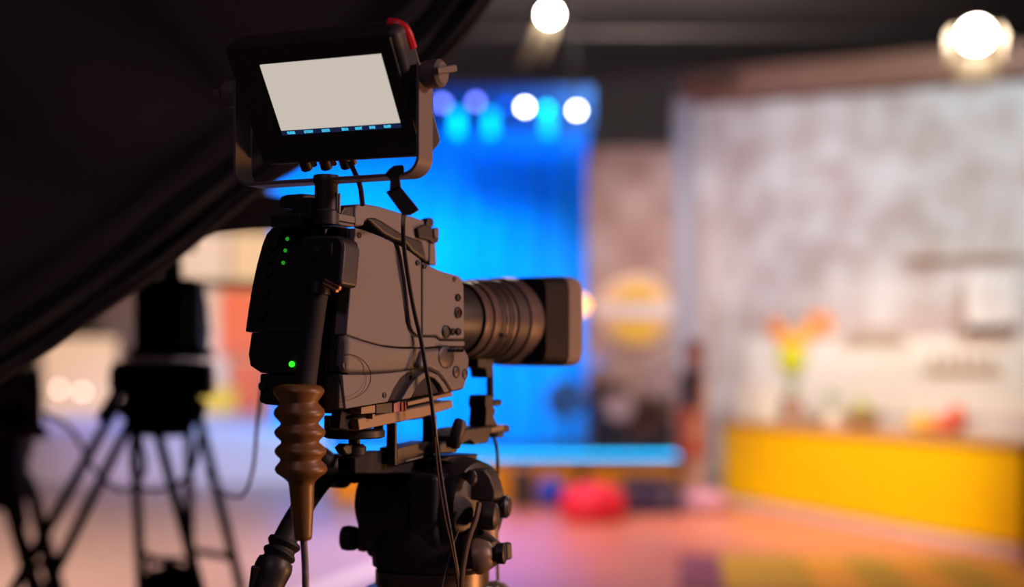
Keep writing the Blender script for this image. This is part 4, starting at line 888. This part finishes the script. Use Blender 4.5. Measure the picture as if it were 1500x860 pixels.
for fx, wd in ((.075, .07), (.205, .07), (.34, .07), (.49, .055), (.59, .055), (.695, .045), (.80, .055)):
    gl = MB(); x0 = -SWd / 2 + (fx - .03) * SWd * 1.12; x1 = x0 + wd * SWd; x = x0
    while x < x1 - .0006:
        gw = rnd.uniform(.0009, .0014)
        z_ = -SHt / 2 - .0030
        gl.box((x + gw / 2, .0022, z_), (.0007, .0006, .0036)); gl.box((x + gw / 2 + .0004, .0022, z_ + rnd.choice((-.0014, 0, .0014))), (gw * .9, .0006, .0008))
        if rnd.random() < .6: gl.box((x + gw, .0022, z_ + rnd.choice((-.0008, .0008))), (.0006, .0006, .0019))
        x += gw + .0005
    gl.build('caption_mark', osd, scr)
MB().tube([(BX + bw / 2 - .022, .034, BZ + bh / 2 - .001), (BX + bw / 2 - .010, .034, BZ + bh / 2 - .004), (BX + bw / 2 - .002, .034, BZ + bh / 2 - .014), (BX + bw / 2 - .0005, .034, BZ + bh / 2 - .034)], .0065, 10).build('tally_lamp', redm, mo)
for k, x in enumerate((-.082, -.052, -.022)):
    MB().lathe([(.008, 0), (.008, .012), (.006, .014), (.006, .004)], (x, .025, BZ - bh / 2 - .001), (0, 0, -1), 18).build('socket', black, mo)
    MB().box((x + .016, .02, BZ - bh / 2 - .004), (.006, .006, .008)).build('socket_tab', copper if k else alu, mo, bevel=.001)
yo = r0.copy(); piv = cM + xr * BX + zr * .002 + yr * .03
MY = Matrix(((r0.x, -nh.x, 0, piv.x), (r0.y, -nh.y, 0, piv.y), (0, 0, 1, piv.z), (0, 0, 0, 1)))
ykm = mat('yoke_grey_metal', (.17, .14, .13), .5, .2, .08, 200, .1)
hwY = bw / 2 + .009; dep = -.120; rad = .022; tk = .0045
path = [(hwY, .012)] + [(hwY, -.02 - k * .02) for k in range(4)] + [(hwY - rad + rad * math.cos(a_), dep + rad - rad * math.sin(a_)) for a_ in [k * PI / 16 for k in range(9)]]
path += [(-hwY + rad - rad * math.sin(a_), dep + rad - rad * math.cos(a_)) for a_ in [k * PI / 16 for k in range(9)]] + [(-hwY, -.02 - k * .02) for k in range(3, -1, -1)] + [(-hwY, .012)]
ymb = MB(); rs = []
wy = .017
for i, (x, z_) in enumerate(path):
    a1 = path[max(i - 1, 0)]; a2 = path[min(i + 1, len(path) - 1)]; tx, tz = a2[0] - a1[0], a2[1] - a1[1]; l_ = math.hypot(tx, tz); nx, nz = tz / l_ * tk / 2, -tx / l_ * tk / 2
    rs.append([Vector((x + nx, -wy, z_ + nz)), Vector((x + nx, wy, z_ + nz)), Vector((x - nx, wy, z_ - nz)), Vector((x - nx, -wy, z_ - nz))])
MYm = MY
yk = ymb.rings([[MYm @ p for p in r_] for r_ in rs]).build('yoke', ykm, mo, world=True, bevel=.001)
for s_ in (-1, 1):
    kb = MB().lathe([(.016, 0), (.017, .004), (.017, .020), (.013, .024)], MYm @ Vector((s_ * (hwY + .002), 0, 0)), r0 * s_, 20).build('yoke_knob', ykm, yk, world=True)
    MB().prism([MYm @ Vector((s_ * (hwY + .020), b_, c_)) for b_, c_ in ((-.022, -.006), (-.024, .002), (.022, .014), (.026, .006))], r0 * (s_ * .012)).build('wing', ykm, kb, world=True, bevel=.002)
# mounting column
ct = MYm @ Vector((.012, 0, dep)); ct.z = PX(478, 264, 1.77).z; colx = PX(478, 280, ct.y)
MB().lathe([(.0, .003), (.0155, .003), (.0165, 0), (.0165, -.006), (.0145, -.008), (.0145, -.040), (.016, -.042), (.016, -.058)], (colx.x, ct.y, ct.z + .002), (0, 0, 1), 24).build('column', black, mo, world=True)
MB().box((colx.x - .022, ct.y + .01, ct.z - .036), (.03, .03, .026), Matrix.Rotation(-TH, 3, 'Z')).build('clamp_block', black, mo, world=True, bevel=.002)
MB().box((colx.x + .0165, ct.y - .004, ct.z - .030), (.003, .006, .024)).build('lock_pin', alu, mo, world=True, bevel=.001)

# ------------------------------------------------------------------ spring clamp, cables
DCL = 1.70
cl = thing('cable_clamp', 'black spring clamp gripping the yoke bar of the monitor', 'clamp', PX(585, 290, DCL))
MB().prism([PX(px, py, DCL) for px, py in ((563, 255), (570, 247), (577, 242), (591, 241), (591, 252), (585, 261), (572, 263))], (0, .014, 0)).build('jaw', blackm, cl, world=True, bevel=.002)
MB().prism([PX(px, py, DCL) for px, py in ((572, 260), (585, 258), (587, 276), (570, 284))], (0, .012, 0)).build('neck', blackm, cl, world=True, bevel=.001)
MB().prism([PX(px, py, DCL) for px, py in ((565, 281), (584, 270), (613.5, 306), (600, 314), (589, 314))], (0, .014, 0)).build('grip', blackm, cl, world=True, bevel=.0015)
def cable(pts, r, m, label, n=8):
    o = MB().tube(pts, r, n).build('hanging_cable', m); return tag(recentre(o), label, 'cable')
RXo = .012
def SS(px, py, r): return MC @ S(px, py, r)
cable([PX(592, 312, 1.70), SS(590.5, 330, .008), SS(592, 362, .008), SS(597, 400, .008), SS(606, 452, .007), SS(617, 500, .009), SS(624, 540, .014), SS(631, 580, .016), SS(636, 620, .016), SS(640, 655, .016), PX(647, 705, 1.87), PX(655, 755, 1.86), PX(664, 805, 1.86), PX(672, 860, 1.86), PX(676, 950, 1.86)], .0030, cordm, 'dark cable running from the clamp down the grey flank of the broadcast camera')
cable([SS(637, 640, .022), PX(641, 690, 1.86), PX(651, 755, 1.855), PX(661, 800, 1.85), PX(671, 858, 1.85), PX(674, 950, 1.85)], .0013, cordb, 'thin brown wire beside the dark cable, over the tripod head')
cable([PX(702, 737, 1.90), PX(697, 760, 1.89), PX(688, 785, 1.88), PX(681, 815, 1.87), PX(675, 862, 1.86), PX(670, 950, 1.86)], .0036, cordb, 'thick brown cable curving down from the right knobs of the tripod head')
cable([PX(672, 775, 1.86), PX(664, 798, 1.86), PX(656, 825, 1.86), PX(646, 870, 1.86), PX(640, 950, 1.86)], .0010, cordg, 'thin grey wire crossing the front of the tripod head')
cable([PX(708, 628, 2.1), PX(717, 630, 2.09), PX(725, 645, 2.09), PX(729, 675, 2.09), PX(728.5, 740, 2.09), PX(728, 800, 2.09), PX(730, 870, 2.09), PX(732, 960, 2.09)], .0026, cordm, 'black cable hanging from the front rail, right of the tripod head')
cable([PX(512, 236, 1.76), PX(522, 258, 1.765), PX(528, 275, 1.77), PX(531, 300, 1.79)], .0032, cordm, 'short black cable from the monitor base down to the camera handle')
lp = tag(MB().tube([SS(505 + 38 * math.sin(a_) * 1.0, 552 - 33.5 * math.cos(a_), .0016) for a_ in [k * PI / 16 for k in range(0, 17)]], .0005, 6, smooth=3).build('wire_loop', cordm), 'fine dark wire curved over the rear lower corner of the broadcast camera', 'wire')
recentre(lp)
